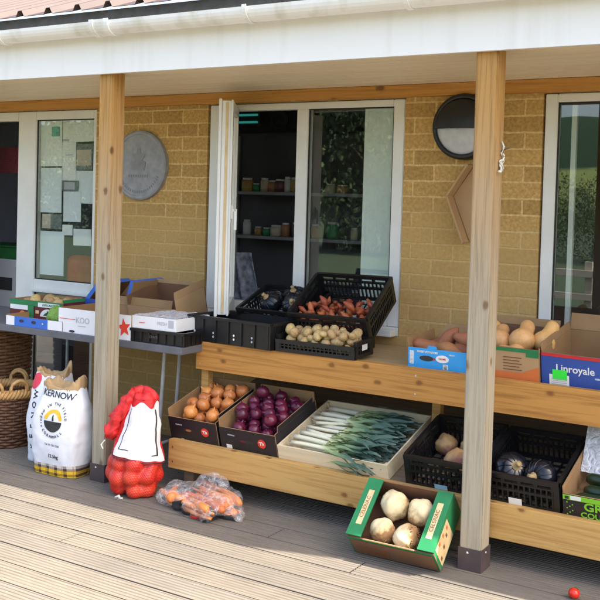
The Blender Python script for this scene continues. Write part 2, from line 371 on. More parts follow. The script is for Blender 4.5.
def poly_prism(bm, pts, y0, y1, mi=0):
    """polygon in xz, extruded in y"""
    a = [bm.verts.new((x, y0, z)) for x, z in pts]; b = [bm.verts.new((x, y1, z)) for x, z in pts]
    f = [bm.faces.new(a), bm.faces.new(b[::-1])]
    n = len(pts)
    for i in range(n): f.append(bm.faces.new((a[i], b[i], b[(i + 1) % n], a[(i + 1) % n])))
    for q in f: q.material_index = mi

def empty(name, loc=(0, 0, 0), rot=(0, 0, 0)):
    o = bpy.data.objects.new(name, None); COL.objects.link(o); o.location = loc; o.rotation_euler = rot
    o.empty_display_size = .05; return o

def tag(o, label=None, cat=None, group=None, kind=None):
    if label: o['label'] = label
    if cat: o['category'] = cat
    if group: o['group'] = group
    if kind: o['kind'] = kind
    return o

def mw(o): return Matrix.LocRotScale(o.location, o.rotation_euler, o.scale)

# ------------------------------------------------------------------ lettering
def text_bm(s, size, ext=.0006, bold=0.0):
    cu = bpy.data.curves.new('t', 'FONT'); cu.body = s; cu.size = size; cu.extrude = ext; cu.align_x = 'CENTER'; cu.align_y = 'CENTER'
    cu.resolution_u = 3; cu.offset = bold
    ob = bpy.data.objects.new('t', cu); COL.objects.link(ob)
    dg = bpy.context.evaluated_depsgraph_get(); me = bpy.data.meshes.new_from_object(ob.evaluated_get(dg))
    bm = bmesh.new(); bm.from_mesh(me)
    bpy.data.objects.remove(ob); bpy.data.curves.remove(cu); bpy.data.meshes.remove(me)
    return bm

def text(parent, s, size, x, z, m, y=-.0015, rot=0, bold=0.0, sx=1.0, mtx=None, name='lettering'):
    """lettering on a face that looks towards -y"""
    bm = text_bm(s, size, bold=bold)
    T = Matrix.Translation((x, y, z)) @ Matrix.Rotation(PI / 2, 4, 'X') @ Matrix.Rotation(rot, 4, 'Z') @ Matrix.Diagonal((sx, 1, 1, 1))
    if mtx is not None: T = mtx @ T
    bmesh.ops.transform(bm, matrix=T, verts=bm.verts[:])
    return fin(bm, name, m, parent)

def panel(parent, name, x0, x1, z0, z1, m, y=-.001, t=.0008, mtx=None):
    bm = bmesh.new(); bx(bm, x0, x1, y - t, y, z0, z1, 0, mtx); return fin(bm, name, m, parent)

def disc(parent, name, x, z, rx, rz, m, y=-.0012, t=.0008, seg=24):
    bm = bmesh.new(); poly_prism(bm, [(x + rx * math.cos(2 * PI * k / seg), z + rz * math.sin(2 * PI * k / seg)) for k in range(seg)], y - t, y)
    return fin(bm, name, m, parent)

def drape(bm, bvh, off=.002, base=0.0):
    """press a flat print (built in xz) on a bulging surface that looks towards -y"""
    for v in bm.verts:
        h = bvh.ray_cast(Vector((v.co.x, -3, v.co.z)), Vector((0, 1, 0)))
        d = v.co.y - base
        v.co.y = (h[0].y if h[0] else 0) - off + d

# ------------------------------------------------------------------ the setting
# deck: grooved boards with open joints
bm = bmesh.new()
PITCH, BW = .1425, .1352
yb = -6.41
nb = 45
for i in range(nb):
    y0 = yb + i * PITCH
    prof = [(y0, -.03), (y0, -.0015), (y0 + .003, 0)]
    ng = 6; gp = (BW - .012) / ng
    for k in range(ng):
        a = y0 + .006 + k * gp
        prof += [(a + gp * .52, 0), (a + gp * .60, -.0030), (a + gp * .80, -.0030), (a + gp * .90, 0)]
    prof += [(y0 + BW - .003, 0), (y0 + BW, -.0015), (y0 + BW, -.03)]
    cuts = [-9.0]
    x = -9 + random.uniform(1.2, 4.2)
    while x < 5.5: cuts.append(x); x += random.choice((3.6, 4.2, 4.8))
    cuts.append(6.0)
    for x0, x1 in zip(cuts, cuts[1:]):
        dz = random.uniform(-.0012, .0012)
        A = [bm.verts.new((x0 + .0015, y, z + dz)) for y, z in prof]; B = [bm.verts.new((x1 - .0015, y, z + dz)) for y, z in prof]
        for k in range(len(prof) - 1): bm.faces.new((A[k], B[k], B[k + 1], A[k + 1]))
tag(fin(bm, 'deck', M['deck']), 'weathered grooved timber decking boards in front of the shop', 'deck', kind='structure')
tag(box('deck_underside', -9, 6, yb, 0, -.26, -.034, M['roof_dark']), 'dark joists and void below the decking boards', 'deck', kind='structure')

bm = bmesh.new()
NG = 60
def gh(x, y):
    d = math.hypot(x, y)
    h = -.28
    if y < -9: h += min(0.02 * (-y - 9), .5)
    return h
vs = [[bm.verts.new(((i - 30) * 22, (j - 30) * 22, 0)) for i in range(NG + 1)] for j in range(NG + 1)]
for row in vs:
    for v in row: v.co.z = -.28
for j in range(NG):
    for i in range(NG): bm.faces.new((vs[j][i], vs[j][i + 1], vs[j + 1][i + 1], vs[j + 1][i]))
tag(fin(bm, 'ground', M['lawn']), 'mown lawn around the deck and building', 'ground', kind='structure')

bm = bmesh.new()
for j in range(31):
    for i in range(61): pass
hv = []
for j in range(25):
    row = []
    for i in range(61):
        x = -320 + i * 10.5; y = -70 - j * 9
        t = min(1, j / 20); hgt = 30 * math.sin(t * PI / 2) * (.75 + .35 * noise.noise(Vector((x * .008, y * .01, 3)))) + 2.2 * noise.noise(Vector((x * .05, y * .05, 1)))
        row.append(bm.verts.new((x, y, -.6 + hgt * (1 if j else 0))))
    hv.append(row)
for j in range(24):
    for i in range(60): bm.faces.new((hv[j][i], hv[j][i + 1], hv[j + 1][i + 1], hv[j + 1][i]))
tag(fin(bm, 'hill', M['hill'], smooth=True), 'wooded hill with pale fields behind the lawn', 'hill', kind='structure')

# ------------------------------------------------------------------ the building
shop = tag(empty('shop_building', (0, 0, 0)), 'buff brick shop with white windows under a timber-post veranda roof', 'building')

bm = bmesh.new()
WX = [(-6.9, -5.9, 0, 2.40), (-5.9, -4.528, 2.082, 2.40), (-4.528, -3.600, 0, 2.40), (-3.600, -2.262, 2.082, 2.40), (-3.600, -2.262, 0, .785),
      (-2.262, -1.502, 0, 2.40), (-1.502, .9, 2.082, 2.40), (.9, 6, 0, 2.40)]
xs = sorted({w[0] for w in WX} | {w[1] for w in WX}); zs = [0, .785, 2.082, 2.40]
def solid(xa, xb, za, zb):
    return any(w[0] <= xa and w[1] >= xb and w[2] <= za and w[3] >= zb for w in WX)
def gridwall(bm, y0, y1):
    for xa, xb in zip(xs, xs[1:]):
        for za, zb in zip(zs, zs[1:]):
            if not solid(xa, xb, za, zb): continue
            q = lambda *p: bm.faces.new([bm.verts.new(c) for c in p])
            q((xa, y0, za), (xb, y0, za), (xb, y0, zb), (xa, y0, zb)); q((xa, y1, za), (xa, y1, zb), (xb, y1, zb), (xb, y1, za))
            i, j = xs.index(xa), zs.index(za)
            if i == 0 or not solid(xs[i - 1], xa, za, zb): q((xa, y0, za), (xa, y0, zb), (xa, y1, zb), (xa, y1, za))
            if i == len(xs) - 2 or not solid(xb, xs[i + 2], za, zb): q((xb, y0, za), (xb, y1, za), (xb, y1, zb), (xb, y0, zb))
            if j > 0 and not solid(xa, xb, zs[j - 1], za): q((xa, y0, za), (xa, y1, za), (xb, y1, za), (xb, y0, za))
            if j < len(zs) - 2 and not solid(xa, xb, zb, zs[j + 2]): q((xa, y0, zb), (xb, y0, zb), (xb, y1, zb), (xa, y1, zb))
gridwall(bm, 0, .13)
me_wall = fin(bm, 'brick_wall', M['brick'], shop)

box('wall_plate_beam', -7.0, 6, -.045, -.002, 2.083, 2.147, M['beam'], shop, bev=.002)
# soffit boards run along the front
bm = bmesh.new()
y = -.985
while y < -.06:
    bx(bm, -7, 6, y, min(y + .083, -.004), 2.149, 2.162); y += .090
bx(bm, -7, 6, -.985, -.004, 2.1625, 2.17)
fin(bm, 'soffit', M['soffit'], shop)

XE = -.38          # straight eaves end here; the unseen slant beyond is added to step deck shadow
def eave(bm, prof, x0=-7.0):
    """profile (y, z) run along the eaves; past XE an added unseen turn towards the wall shapes the deck shadow"""
    path = [(x0, 0), (XE, 0), (XE + .36, .095), (XE + .9, .27), (6.0, .27)]
    rings = [[bm.verts.new((px, y + dy, z)) for y, z in prof] for px, dy in path]
    for A, B in zip(rings, rings[1:]):
        for k in range(len(prof)): bm.faces.new((A[k], A[(k + 1) % len(prof)], B[(k + 1) % len(prof)], B[k]))
    bm.faces.new(rings[0]); bm.faces.new(rings[-1][::-1])
bm = bmesh.new(); eave(bm, [(-1.011, 2.136), (-.988, 2.136), (-.988, 2.40), (-1.011, 2.40)]); fin(bm, 'fascia', M['fascia'], shop)
bm = bmesh.new(); eave(bm, [(-1.052, 2.404), (-.99, 2.404), (-.99, 2.452), (-1.052, 2.452)]); fin(bm, 'eaves_filler', M['roof_dark'], shop)
gp = []
for k in range(13):
    a = PI + PI * k / 12; gp.append((-1.082 + .060 * math.cos(a), 2.379 + .062 * math.sin(a)))
for k in range(13):
    a = 2 * PI - PI * k / 12; gp.append((-1.082 + .056 * math.cos(a), 2.379 + .058 * math.sin(a)))
bm = bmesh.new(); eave(bm, gp); gut = fin(bm, 'gutter', M['gutter'], shop)
def gut_band(xc, w, extra, name):
    bm = bmesh.new(); pr = []
    for k in range(15):
        a = PI - .12 + (PI + .24) * k / 14; pr.append((-1.082 + (.0615 + extra) * math.cos(a), 2.379 + (.0635 + extra) * math.sin(a)))
    for k in range(15):
        a = 2 * PI + .12 - (PI + .24) * k / 14; pr.append((-1.082 + .0607 * math.cos(a), 2.379 + .0627 * math.sin(a)))
    A = [bm.verts.new((xc - w / 2, y, z)) for y, z in pr]; B = [bm.verts.new((xc + w / 2, y, z)) for y, z in pr]
    n = len(pr)
    for k in range(n): bm.faces.new((A[k], A[(k + 1) % n], B[(k + 1) % n], B[k]))
    bm.faces.new(A); bm.faces.new(B[::-1]); fin(bm, name, M['gutter'], gut)
for xc in (-4.16, -2.53, -1.73, -.95, -5.2): gut_band(xc, .022, .005, 'gutter_bracket')
for xc in (-3.47, -3.37): gut_band(xc, .026, .006, 'gutter_bracket')
gut_band(-3.42, .075, .002, 'gutter_union')

# box-profile roof sheets
prof = []
x = -7.05; RS = .212
rel = [(0, 0), (.148, 0), (.164, .032), (.192, .032)]
while x < 6.05:
    for a, h in rel: prof.append((x + a + .066, h))
    x += RS
bm = bmesh.new(); pit = R(20)
rows = []
def ycut(x):  # roof edge follows the same added cut-back that steps the shadow
    return 0 if x < XE else min(.27, (x - XE) * .30)
for dist in (0, 5.4):
    for off in (0.003, 0):
        rows.append([bm.verts.new((x, -1.088 + (ycut(x) if dist == 0 else 0) + dist * math.cos(pit) - (h + off) * math.sin(pit) * 0, 2.4525 + (dist + ycut(x) * (dist == 0)) * math.sin(pit) + h + off)) for x, h in prof])
T0, B0, T1, B1 = rows
for k in range(len(prof) - 1):
    bm.faces.new((T0[k], T0[k + 1], T1[k + 1], T1[k])); bm.faces.new((B0[k], B1[k], B1[k + 1], B0[k + 1])); bm.faces.new((T0[k], B0[k], B0[k + 1], T0[k + 1]))
fin(bm, 'roof_sheet', M['roof'], shop)
# the rear slope
bm = bmesh.new(); yr, zr = -1.088 + 5.4 * math.cos(pit), 2.44 + 5.4 * math.sin(pit)
q = [bm.verts.new(c) for c in ((-7.05, yr, zr), (6.05, yr, zr), (6.05, yr + 5, 2.44 + .1), (-7.05, yr + 5, 2.44 + .1))]; bm.faces.new(q)
fin(bm, 'rear_roof_slope', M['roof'], shop)

for px, mk in ((-3.4674, 'post_a'), (-1.3788, 'post_b')):
    w = .0956
    bm = bmesh.new(); bx(bm, px - w, px, -.98, -.98 + w, .004, 2.1485)
    bmesh.ops.bevel(bm, geom=[e for e in bm.edges if abs(e.verts[0].co.z - e.verts[1].co.z) > 1], offset=.006, segments=2, affect='EDGES')
    p = fin(bm, 'post', M[mk], shop)
    bm = bmesh.new(); t = .004
    bx(bm, px - w - t, px + t, -.98 - t, -.98 + w + t, .001, .094)
    s = fin(bm, 'post_shoe', M['shoe'], p, bev=.0015)
    for cx_, cy_, ax in ((px - w * .62, -.98 - t, 'y'), (px + t, -.98 + w * .5, 'x')):
        bm = bmesh.new(); lathe(bm, [(0, .003), (.004, .0025), (.0065, 0)], 10)
        Rm = Matrix.Rotation(PI / 2, 4, 'X') if ax == 'y' else Matrix.Rotation(PI / 2, 4, 'Y')
        bmesh.ops.transform(bm, matrix=Matrix.Translation((cx_, cy_, .074)) @ Rm, verts=bm.verts[:]); fin(bm, 'screw', M['steel'], p)

# the room behind the windows
bm = bmesh.new()
q = lambda *p: bm.faces.new([bm.verts.new(c) for c in p])
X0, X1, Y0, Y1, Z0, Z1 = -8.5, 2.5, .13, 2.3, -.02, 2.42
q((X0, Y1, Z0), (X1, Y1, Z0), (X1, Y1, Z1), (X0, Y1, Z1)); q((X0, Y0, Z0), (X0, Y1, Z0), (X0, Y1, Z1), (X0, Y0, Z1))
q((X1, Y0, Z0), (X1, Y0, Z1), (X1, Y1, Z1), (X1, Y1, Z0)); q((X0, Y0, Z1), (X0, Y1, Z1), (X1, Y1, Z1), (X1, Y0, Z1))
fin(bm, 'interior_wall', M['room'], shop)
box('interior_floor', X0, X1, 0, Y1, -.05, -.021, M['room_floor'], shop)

# windows -----------------------------------------------------------------
def frame_bars(name, rects, y0, y1, parent, m=None, bev=.004):
    bm = bmesh.new()
    for x0, x1, z0, z1 in rects: 
        b2 = bmesh.new(); bx(b2, x0, x1, y0, y1, z0, z1); bmesh.ops.bevel(b2, geom=b2.edges[:], offset=bev, segments=2, affect='EDGES')
        me = bpy.data.meshes.new('t'); b2.to_mesh(me); b2.free(); bm.from_mesh(me); bpy.data.meshes.remove(me)
    return fin(bm, name, m or M['white_pvc'], parent)
def pane(x0, x1, z0, z1, y, parent, m=None):
    bm = bmesh.new(); bx(bm, x0, x1, y, y + .004, z0, z1); return fin(bm, 'glass_pane', m or M['glass'], parent)
def gasket(x0, x1, z0, z1, y, parent, g=.008):
    bm = bmesh.new()
    for r in ((x0, x0 + g, z0, z1), (x1 - g, x1, z0, z1), (x0 + g, x1 - g, z0, z0 + g), (x0 + g, x1 - g, z1 - g, z1)): bx(bm, r[0], r[1], y, y + .006, r[2], r[3])
    return fin(bm, 'gasket', M['lamp_black'], parent)
F0, F1 = .006, .066   # frame depth

def win_root(name): 
    o = empty(name); o.parent = shop; return o

# middle window: left light open, right light fixed
w = win_root('window')
L, Rr, T, B = -3.588, -2.268, 2.078, .836
frame_bars('window_frame', [(L, L + .068, B, T), (Rr - .068, Rr, B, T), (L + .068, Rr - .068, T - .038, T), (L + .068, Rr - .068, B, B + .062), (-2.960, -2.884, B + .062, T - .038)], F0, F1, w)
gasket(-2.884, Rr - .068, B + .062, T - .038, F0 + .012, w)
pane(-2.883, Rr - .067, B + .063, T - .039, F0 + .022, w)
box('window_sill', -3.665, -2.272, -.075, .0045, .789, .826, M['white_pvc'], w, bev=.005)
box('window_subsill', -3.588, -2.268, .006, .07, .7855, .8345, M['white_pvc'], w)
cas = empty('casement'); cas.parent = w
cas.location = (-3.415, -.016, 0); cas.rotation_euler = (0, 0, R(-57.5))
CW, CT, CB = .545, 2.055, .862
def casm(name, rects, y0, y1, m=None): return frame_bars(name, rects, y0, y1, cas, m, .003)
# the sash: outer flange, body with seal, inner flange; local +y is the room side
sf = .066
def ring(d, o=0): return [(o, o + d, CB + o, CT - o), (CW - o - d, CW - o, CB + o, CT - o), (o + d, CW - o - d, CT - o - d, CT - o), (o + d, CW - o - d, CB + o, CB + o + d)]
o = casm('casement', ring(sf, 0), -.030, -.014)
o = casm('casement', ring(sf - .012, .010), -.0135, .036)
o = casm('casement', ring(sf - .006, .004), .0365, .048)
o2 = frame_bars('seal', [(CW - .0095, CW - .0035, CB + .02, CT - .02)], .008, .022, cas, M['cream'], .001)
pane(sf - .004, CW - sf + .004, CB + sf - .004, CT - sf + .004, .006, cas, M['glass_thin'])
bm = bmesh.new(); bx(bm, CW - .040, CW - .018, .0485, .058, 1.40, 1.475); bx(bm, CW - .036, CW - .022, .058, .075, 1.440, 1.455); bx(bm, CW - .036, CW - .022, .065, .080, 1.34, 1.455)
fin(bm, 'handle', M['white_pvc'], cas, bev=.002)

for c in list(cas.children):
    c.parent = w; c.location = cas.location; c.rotation_euler = cas.rotation_euler
bpy.data.objects.remove(cas)

# left glazed door unit
w = win_root('window')
frame_bars('window_frame', [(-5.9, -5.83, .01, 2.078), (-5.282, -5.104, .01, 2.078), (-4.596 + .036, -4.530, .01, 2.078), (-5.83, -5.282, 2.016, 2.078), (-5.104, -4.560, 2.020, 2.078),
                            (-5.104, -4.560, .825, .912), (-5.104, -4.560, .01, .09)], F0, F1, w)
frame_bars('window_frame', [(-5.106, -4.558, .826, .848)], -.020, F0 - .002, w)
for z0, z1 in ((.912, 2.020), (.09, .825)):
    gasket(-5.104, -4.560, z0, z1, F0 + .012, w); pane(-5.103, -4.561, z0 + .001, z1 - .001, F0 + .020, w)
# right window
w = win_root('window')
frame_bars('window_frame', [(-1.492, -1.430, .10, 2.078), (.83, .892, .10, 2.078), (-1.430, .83, 2.036, 2.078), (-1.430, .83, .10, .17), (-.30, -.23, .17, 2.036)], F0, F1, w)
gasket(-1.430, -.30, .17, 2.036, F0 + .012, w); gasket(-.23, .83, .17, 2.036, F0 + .012, w)
pane(-1.429, -.301, .171, 2.035, F0 + .022, w); pane(-.229, .829, .171, 2.035, F0 + .022, w)
box('window_sill', -1.502, .9, .002, .13, .0, .098, M['white_pvc'], w)
# a thin inner upright seen through the glass
box('inner_frame', -1.385, -1.36, .10, .125, .17, 2.03, M['white_pvc'], w)

# ------------------------------------------------------------------ seen through the windows
def thing(name, label, cat, loc=(0, 0, 0), rot=(0, 0, 0), group=None):
    return tag(empty(name, loc, rot), label, cat, group)

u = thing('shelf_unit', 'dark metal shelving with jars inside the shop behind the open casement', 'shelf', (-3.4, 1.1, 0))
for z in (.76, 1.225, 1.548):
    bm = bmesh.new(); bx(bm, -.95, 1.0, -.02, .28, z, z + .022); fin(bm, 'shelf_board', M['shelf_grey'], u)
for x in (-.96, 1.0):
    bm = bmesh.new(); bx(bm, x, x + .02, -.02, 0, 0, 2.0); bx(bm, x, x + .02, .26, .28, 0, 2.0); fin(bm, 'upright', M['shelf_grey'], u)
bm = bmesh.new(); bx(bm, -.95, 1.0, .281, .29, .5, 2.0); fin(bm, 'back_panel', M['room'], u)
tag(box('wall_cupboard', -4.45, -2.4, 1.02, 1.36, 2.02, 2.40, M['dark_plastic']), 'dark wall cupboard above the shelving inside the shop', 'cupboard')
jar_m = [plain('jar_' + n, c, None, 9, .4) for n, c in (('brown', (.50, .24, .12)), ('tan', (.70, .60, .45)), ('green', (.05, .30, .14)), ('amber', (.55, .34, .12)), ('white', (.80, .80, .80)), ('plum', (.2, .09, .10)))]
jl = ('brown jar with pale lid', 'tan jar with pale lid', 'green jar with pale lid', 'amber jar with pale lid', 'white tub with pale lid', 'plum coloured jar with pale lid')
k = 0
for z, xs_ in [(.785, tuple(-4.1 + .105 * q for q in range(11)))] + list( ((1.571, (-4.1, -4.03, -3.96, -3.9, -3.83, -3.76, -3.69, -3.6, -3.4, -3.3, -3.12)), (1.248, (-4.12, -4.02, -3.93, -3.85, -3.77, -3.68, -3.6, -3.5, -3.38, -3.2, -3.05)))):
    for x in xs_:
        i = (k * 5 + 2) % 6; k += 1
        h = random.uniform(.05, .12); r = random.uniform(.028, .045)
        j = thing('jar', jl[i] + (' on the upper shelf behind the window' if z > 1.4 else ' on the lower shelf behind the window' if z > 1 else ' on the bottom shelf behind the window'), 'jar', (x, 1.14 + random.uniform(0, .05), z), group='jars on the shop shelves')
        bm = bmesh.new(); lathe(bm, [(0, 0), (r, 0), (r, h * .8), (r * .8, h * .86), (0, h * .86)], 14); fin(bm, 'jar_body', jar_m[i], j, True)
        bm = bmesh.new(); lathe(bm, [(r * .82, h * .86), (r * .84, h), (0, h)], 14); fin(bm, 'lid', jar_m[4], j)
# two added glowing teal bars imitate reflected streaks by the cupboard
m_, nt_, b_ = new_mat('teal_streak_glow'); b_.inputs['Base Color'].default_value = (.05, .4, .35, 1); b_.inputs['Emission Color'].default_value = (.05, .62, .50, 1); b_.inputs['Emission Strength'].default_value = .07
sl = thing('teal_streaks', 'twin teal glowing bars added as reflected streaks high inside the open window', 'light', (-4.0, .98, 2.12))
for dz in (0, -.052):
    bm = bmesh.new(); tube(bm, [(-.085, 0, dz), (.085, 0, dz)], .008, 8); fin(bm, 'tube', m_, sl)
bm = bmesh.new(); bx(bm, -.1, .1, .012, .035, -.07, .02); fin(bm, 'housing', M['dark_plastic'], sl)  # dark backing behind the added streak bars
sp = thing('speaker_grille', 'round dark vent on the cupboard front inside the window', 'vent', (-3.74, 1.015, 2.085))
bm = bmesh.new(); lathe(bm, [(.07, 0), (.07, .01), (.06, .012), (.05, .006), (.02, .006), (0, .012)], 20); bmesh.ops.transform(bm, matrix=Matrix.Rotation(PI / 2, 4, 'X'), verts=bm.verts[:]); fin(bm, 'vent_ring', M['dark_plastic'], sp, True)
# draped grey cloth just inside the open light
bm = bmesh.new()
rows = []
for j in range(14):
    z = .84 + j * .026; row = []
    for i in range(12):
        a = i / 11
        row.append(bm.verts.new((-3.50 + a * (.17 - .06 * j / 13) + .012 * noise.noise(Vector((i * .7, j * .4, 2))), .17 + .03 * math.sin(a * 9 + j * .2) + .06 * a, z)))
    rows.append(row)
for A, B in zip(rows, rows[1:]):
    for i in range(11): bm.faces.new((A[i], A[i + 1], B[i + 1], B[i]))
o = fin(bm, 'cloth_bag', plain('grey_cloth', (.30, .31, .36), (.06, .07, .10), 26, .7), smooth=True)
so = o.modifiers.new('t', 'SOLIDIFY'); so.thickness = .004
tag(o, 'grey and white patterned bag standing inside the open casement', 'bag')
# vertical blind behind the right light
bm = bmesh.new()
for k in range(10):
    x = -2.540 + k * .0245
    b2 = bmesh.new(); bx(b2, -.0165, .0165, -.0008, .0008, .87, 2.06); bmesh.ops.transform(b2, matrix=Matrix.Translation((x, .092, 0)) @ Matrix.Rotation(R(12), 4, 'Z'), verts=b2.verts[:])
    me = bpy.data.meshes.new('t'); b2.to_mesh(me); b2.free(); bm.from_mesh(me); bpy.data.meshes.remove(me)
bl = thing('vertical_blind', 'pale green vertical blind drawn to the right inside the middle window', 'blind', (0, 0, 0))
fin(bm, 'blind_slat', M['blind'], bl)
box('head_rail', -2.87, -2.30, .075, .115, 2.063, 2.078, M['white_pvc'], bl)

# notices taped inside the glazed door unit
def notice(label, x0, x1, z0, z1, m, y=.045, extra=None):
    n = thing('paper_notice', label, 'notice', ((x0 + x1) / 2, y, (z0 + z1) / 2), (0, R(random.uniform(-1.2, 1.2)), 0), 'notices inside the glazed door')
    hw, hh = (x1 - x0) / 2, (z1 - z0) / 2
    box('sheet', -hw, hw, 0, .0015, -hh, hh, m, n)
    for nm, a, b, c, d, mm in (extra or []): panel(n, nm, a * hw, b * hw, c * hh, d * hh, mm, -.0006, .0006)
    return n
notice('tall pale sheet at the top left of the glazed door', -5.10, -4.893, 1.700, 2.018, M['paper'], .046, [('print_mark', .05, .8, .30, .72, M['teal'])])
notice('blank pale sheet at the top right of the glazed door', -4.889, -4.567, 1.868, 2.018, M['paper'], .047, [('print_mark', -1.0, -.62, -.92, -.72, M['grey_ink'])])
notice('pale sheet with a printed line left of the framed photo', -4.892, -4.760, 1.600, 1.866, M['paper'], .049, [('print_mark', -.5, .55, .32, .37, M['grey_ink'])])
notice('tan photo in a dark grey frame on the glazed door', -4.756, -4.603, 1.677, 1.853, M['photo'], .044, [('photo', -.92, .86, -.66, .56, M['photo_tan'])])
notice('tall blank sheet halfway down the left of the glazed door', -5.09, -4.885, 1.38, 1.690, M['paper_b'], .043)
notice('small grey photo card in the middle of the glazed door', -4.882, -4.728, 1.532, 1.603, M['photo'], .042, [('photo', -.7, .6, -.7, .7, M['grey_ink'])])
notice('pale sheet under the framed photo', -4.758, -4.567, 1.45, 1.672, M['paper_b'], .051)
notice('pale sheet below the small grey photo card', -4.870, -4.704, 1.322, 1.53, M['paper_b'], .048)
notice('brown and tan photo strip at the lower left of the glazed door', -5.07, -4.882, 1.268, 1.368, M['photo_tan'], .044, [('photo', -.1, 1, -.98, .98, M['photo'])])
notice('small pale card beside the brown photo strip', -4.872, -4.776, 1.228, 1.300, M['paper'], .045)
notice('pale sheet at the lower right of the glazed door', -4.768, -4.604, 1.163, 1.276, M['paper'], .047)
notice('tall blank sheet at the bottom left of the glazed door', -5.085, -4.853, .945, 1.250, M['paper_b'], .044)
# behind the door
tag(box('dark_curtain', -6.6, -5.72, .42, .46, 1.66, 1.86, M['dark_red']), 'dark red cloth hanging inside the doorway', 'curtain')
ap = thing('fridge', 'pale grey appliance with a dark handle slot inside the doorway', 'appliance', (-6.10, .5, 0))
box('body', -.30, .265, 0, .5, 0, .985, M['appliance'], ap, bev=.01); panel(ap, 'handle_slot', .02, .22, .74, .84, M['ink'], -.001, .004)
gc = thing('storage_crate', 'green plastic crate on top of the grey appliance', 'crate', (-6.1, .52, .986))
bm = bmesh.new(); bx(bm, -.3, .25, 0, .35, 0, .09); fin(bm, 'crate_body', M['crate_green'], gc, bev=.006)
bm = bmesh.new(); bx(bm, -.31, .26, -.01, .36, .091, .105); fin(bm, 'crate_rim', M['crate_green'], gc, bev=.004)
ch = thing('chair', 'red plastic chair inside the shop behind the notices', 'chair', (-5.25, .62, 0))
box('seat', -.2, .2, 0, .4, .44, .47, M['chair_red'], ch, bev=.01)
bm = bmesh.new()
rows = []
for j in range(6):
    rows.append([bm.verts.new((-.19 + .38 * i / 8, -.02 + .05 * (abs(i - 4) / 4) ** 2, .62 + .43 * j / 5 - .05 * (abs(i - 4) / 4) ** 3 * (j == 5))) for i in range(9)])
for A, B in zip(rows, rows[1:]):
    for i in range(8): bm.faces.new((A[i], A[i + 1], B[i + 1], B[i]))
o = fin(bm, 'backrest', M['chair_red'], ch, True); so = o.modifiers.new('t', 'SOLIDIFY'); so.thickness = .02
for sx in (-.17, .17):
    for sy in (.03, .36): bm = bmesh.new(); tube(bm, [(sx, sy, 0), (sx, sy, .62 if sy < .1 else .44)], .012); fin(bm, 'leg', M['tube'], ch)
tag(box('counter', -5.0, -4.5, .3, .55, 0, .58, M['card_dark']), 'brown counter inside the lower door pane', 'counter')

# ------------------------------------------------------------------ on the wall
pl = thing('wall_plaque', 'round grey stone plaque on the brick wall beside the left post', 'plaque', (-4.128, 0, 1.708))
bm = bmesh.new(); lathe(bm, [(0, .028), (.195, .028), (.198, .034), (.212, .034), (.222, .026), (.224, 0)], 64)
bmesh.ops.transform(bm, matrix=Matrix.Rotation(PI / 2, 4, 'X'), verts=bm.verts[:]); fin(bm, 'plaque_disc', M['plaque'], pl)
for sgn in range(1):
    # faint worn relief: an upright motif over a line of worn lettering
    for nm, pts in (('relief', [(-.05, -.03), (.05, -.03), (.062, .02), (.03, .03), (.055, .07), (.018, .075), (.012, .11), (-.012, .11), (-.018, .075), (-.055, .07), (-.03, .03), (-.062, .02)]),):
        bm = bmesh.new(); poly_prism(bm, pts, -.0315, -.027); fin(bm, nm, M['plaque_mark'], pl)
    bm = bmesh.new()
    for k in range(9): bx(bm, -.085 + k * .019, -.085 + k * .019 + random.uniform(.008, .014), -.0305, -.027, -.078, -.060)
    fin(bm, 'worn_lettering', M['plaque_mark'], pl); bm = bmesh.new()
    for k in range(22):
        a = R(205 + k * 130 / 21); b2 = bmesh.new(); bx(b2, -.004, .004, -.0305, -.027, -.008, .008)
        bmesh.ops.transform(b2, matrix=Matrix.Translation((.172 * math.cos(a), 0, .172 * math.sin(a))) @ Matrix.Rotation(-(a + PI / 2), 4, 'Y'), verts=b2.verts[:])
        me = bpy.data.meshes.new('t'); b2.to_mesh(me); b2.free(); bm.from_mesh(me); bpy.data.meshes.remove(me)
    fin(bm, 'worn_lettering', M['plaque_mark'], pl)

lp = thing('wall_lamp', 'round black bulkhead lamp with an eyelid over its frosted diffuser', 'lamp', (-1.905, 0, 1.918))
bm = bmesh.new(); lathe(bm, [(.172, 0), (.172, .05), (.166, .066), (.150, .072), (.144, .062)], 56); bmesh.ops.transform(bm, matrix=Matrix.Rotation(PI / 2, 4, 'X'), verts=bm.verts[:]); fin(bm, 'housing', M['lamp_black'], lp, True)
def dome(r, d, half, seg=40, rings=10, off=0.0):
    bm = bmesh.new(); rows = []
    for i in range(rings + 1):
        f = i / rings
        rows.append([bm.verts.new((r * f * math.cos(a), -(off + d * math.sqrt(max(0, 1 - f * f))), r * f * math.sin(a))) for a in half])
    for A, B in zip(rows, rows[1:]):
        for k in range(len(half) - 1): bm.faces.new((A[k], A[k + 1], B[k + 1], B[k]))
    bmesh.ops.remove_doubles(bm, verts=bm.verts[:], dist=1e-5)
    return bm
fin(dome(.149, .035, [2 * PI * k / 48 for k in range(49)], off=.052), 'diffuser', M['lamp_glass'], lp, True)
bm = dome(.158, .045, [PI * k / 30 for k in range(31)], off=.056)
bmesh.ops.transform(bm, matrix=Matrix.Translation((0, 0, -.012)), verts=bm.verts[:])
o = fin(bm, 'eyelid', M['lamp_black'], lp, True); so = o.modifiers.new('t', 'SOLIDIFY'); so.thickness = .006; so.offset = 1

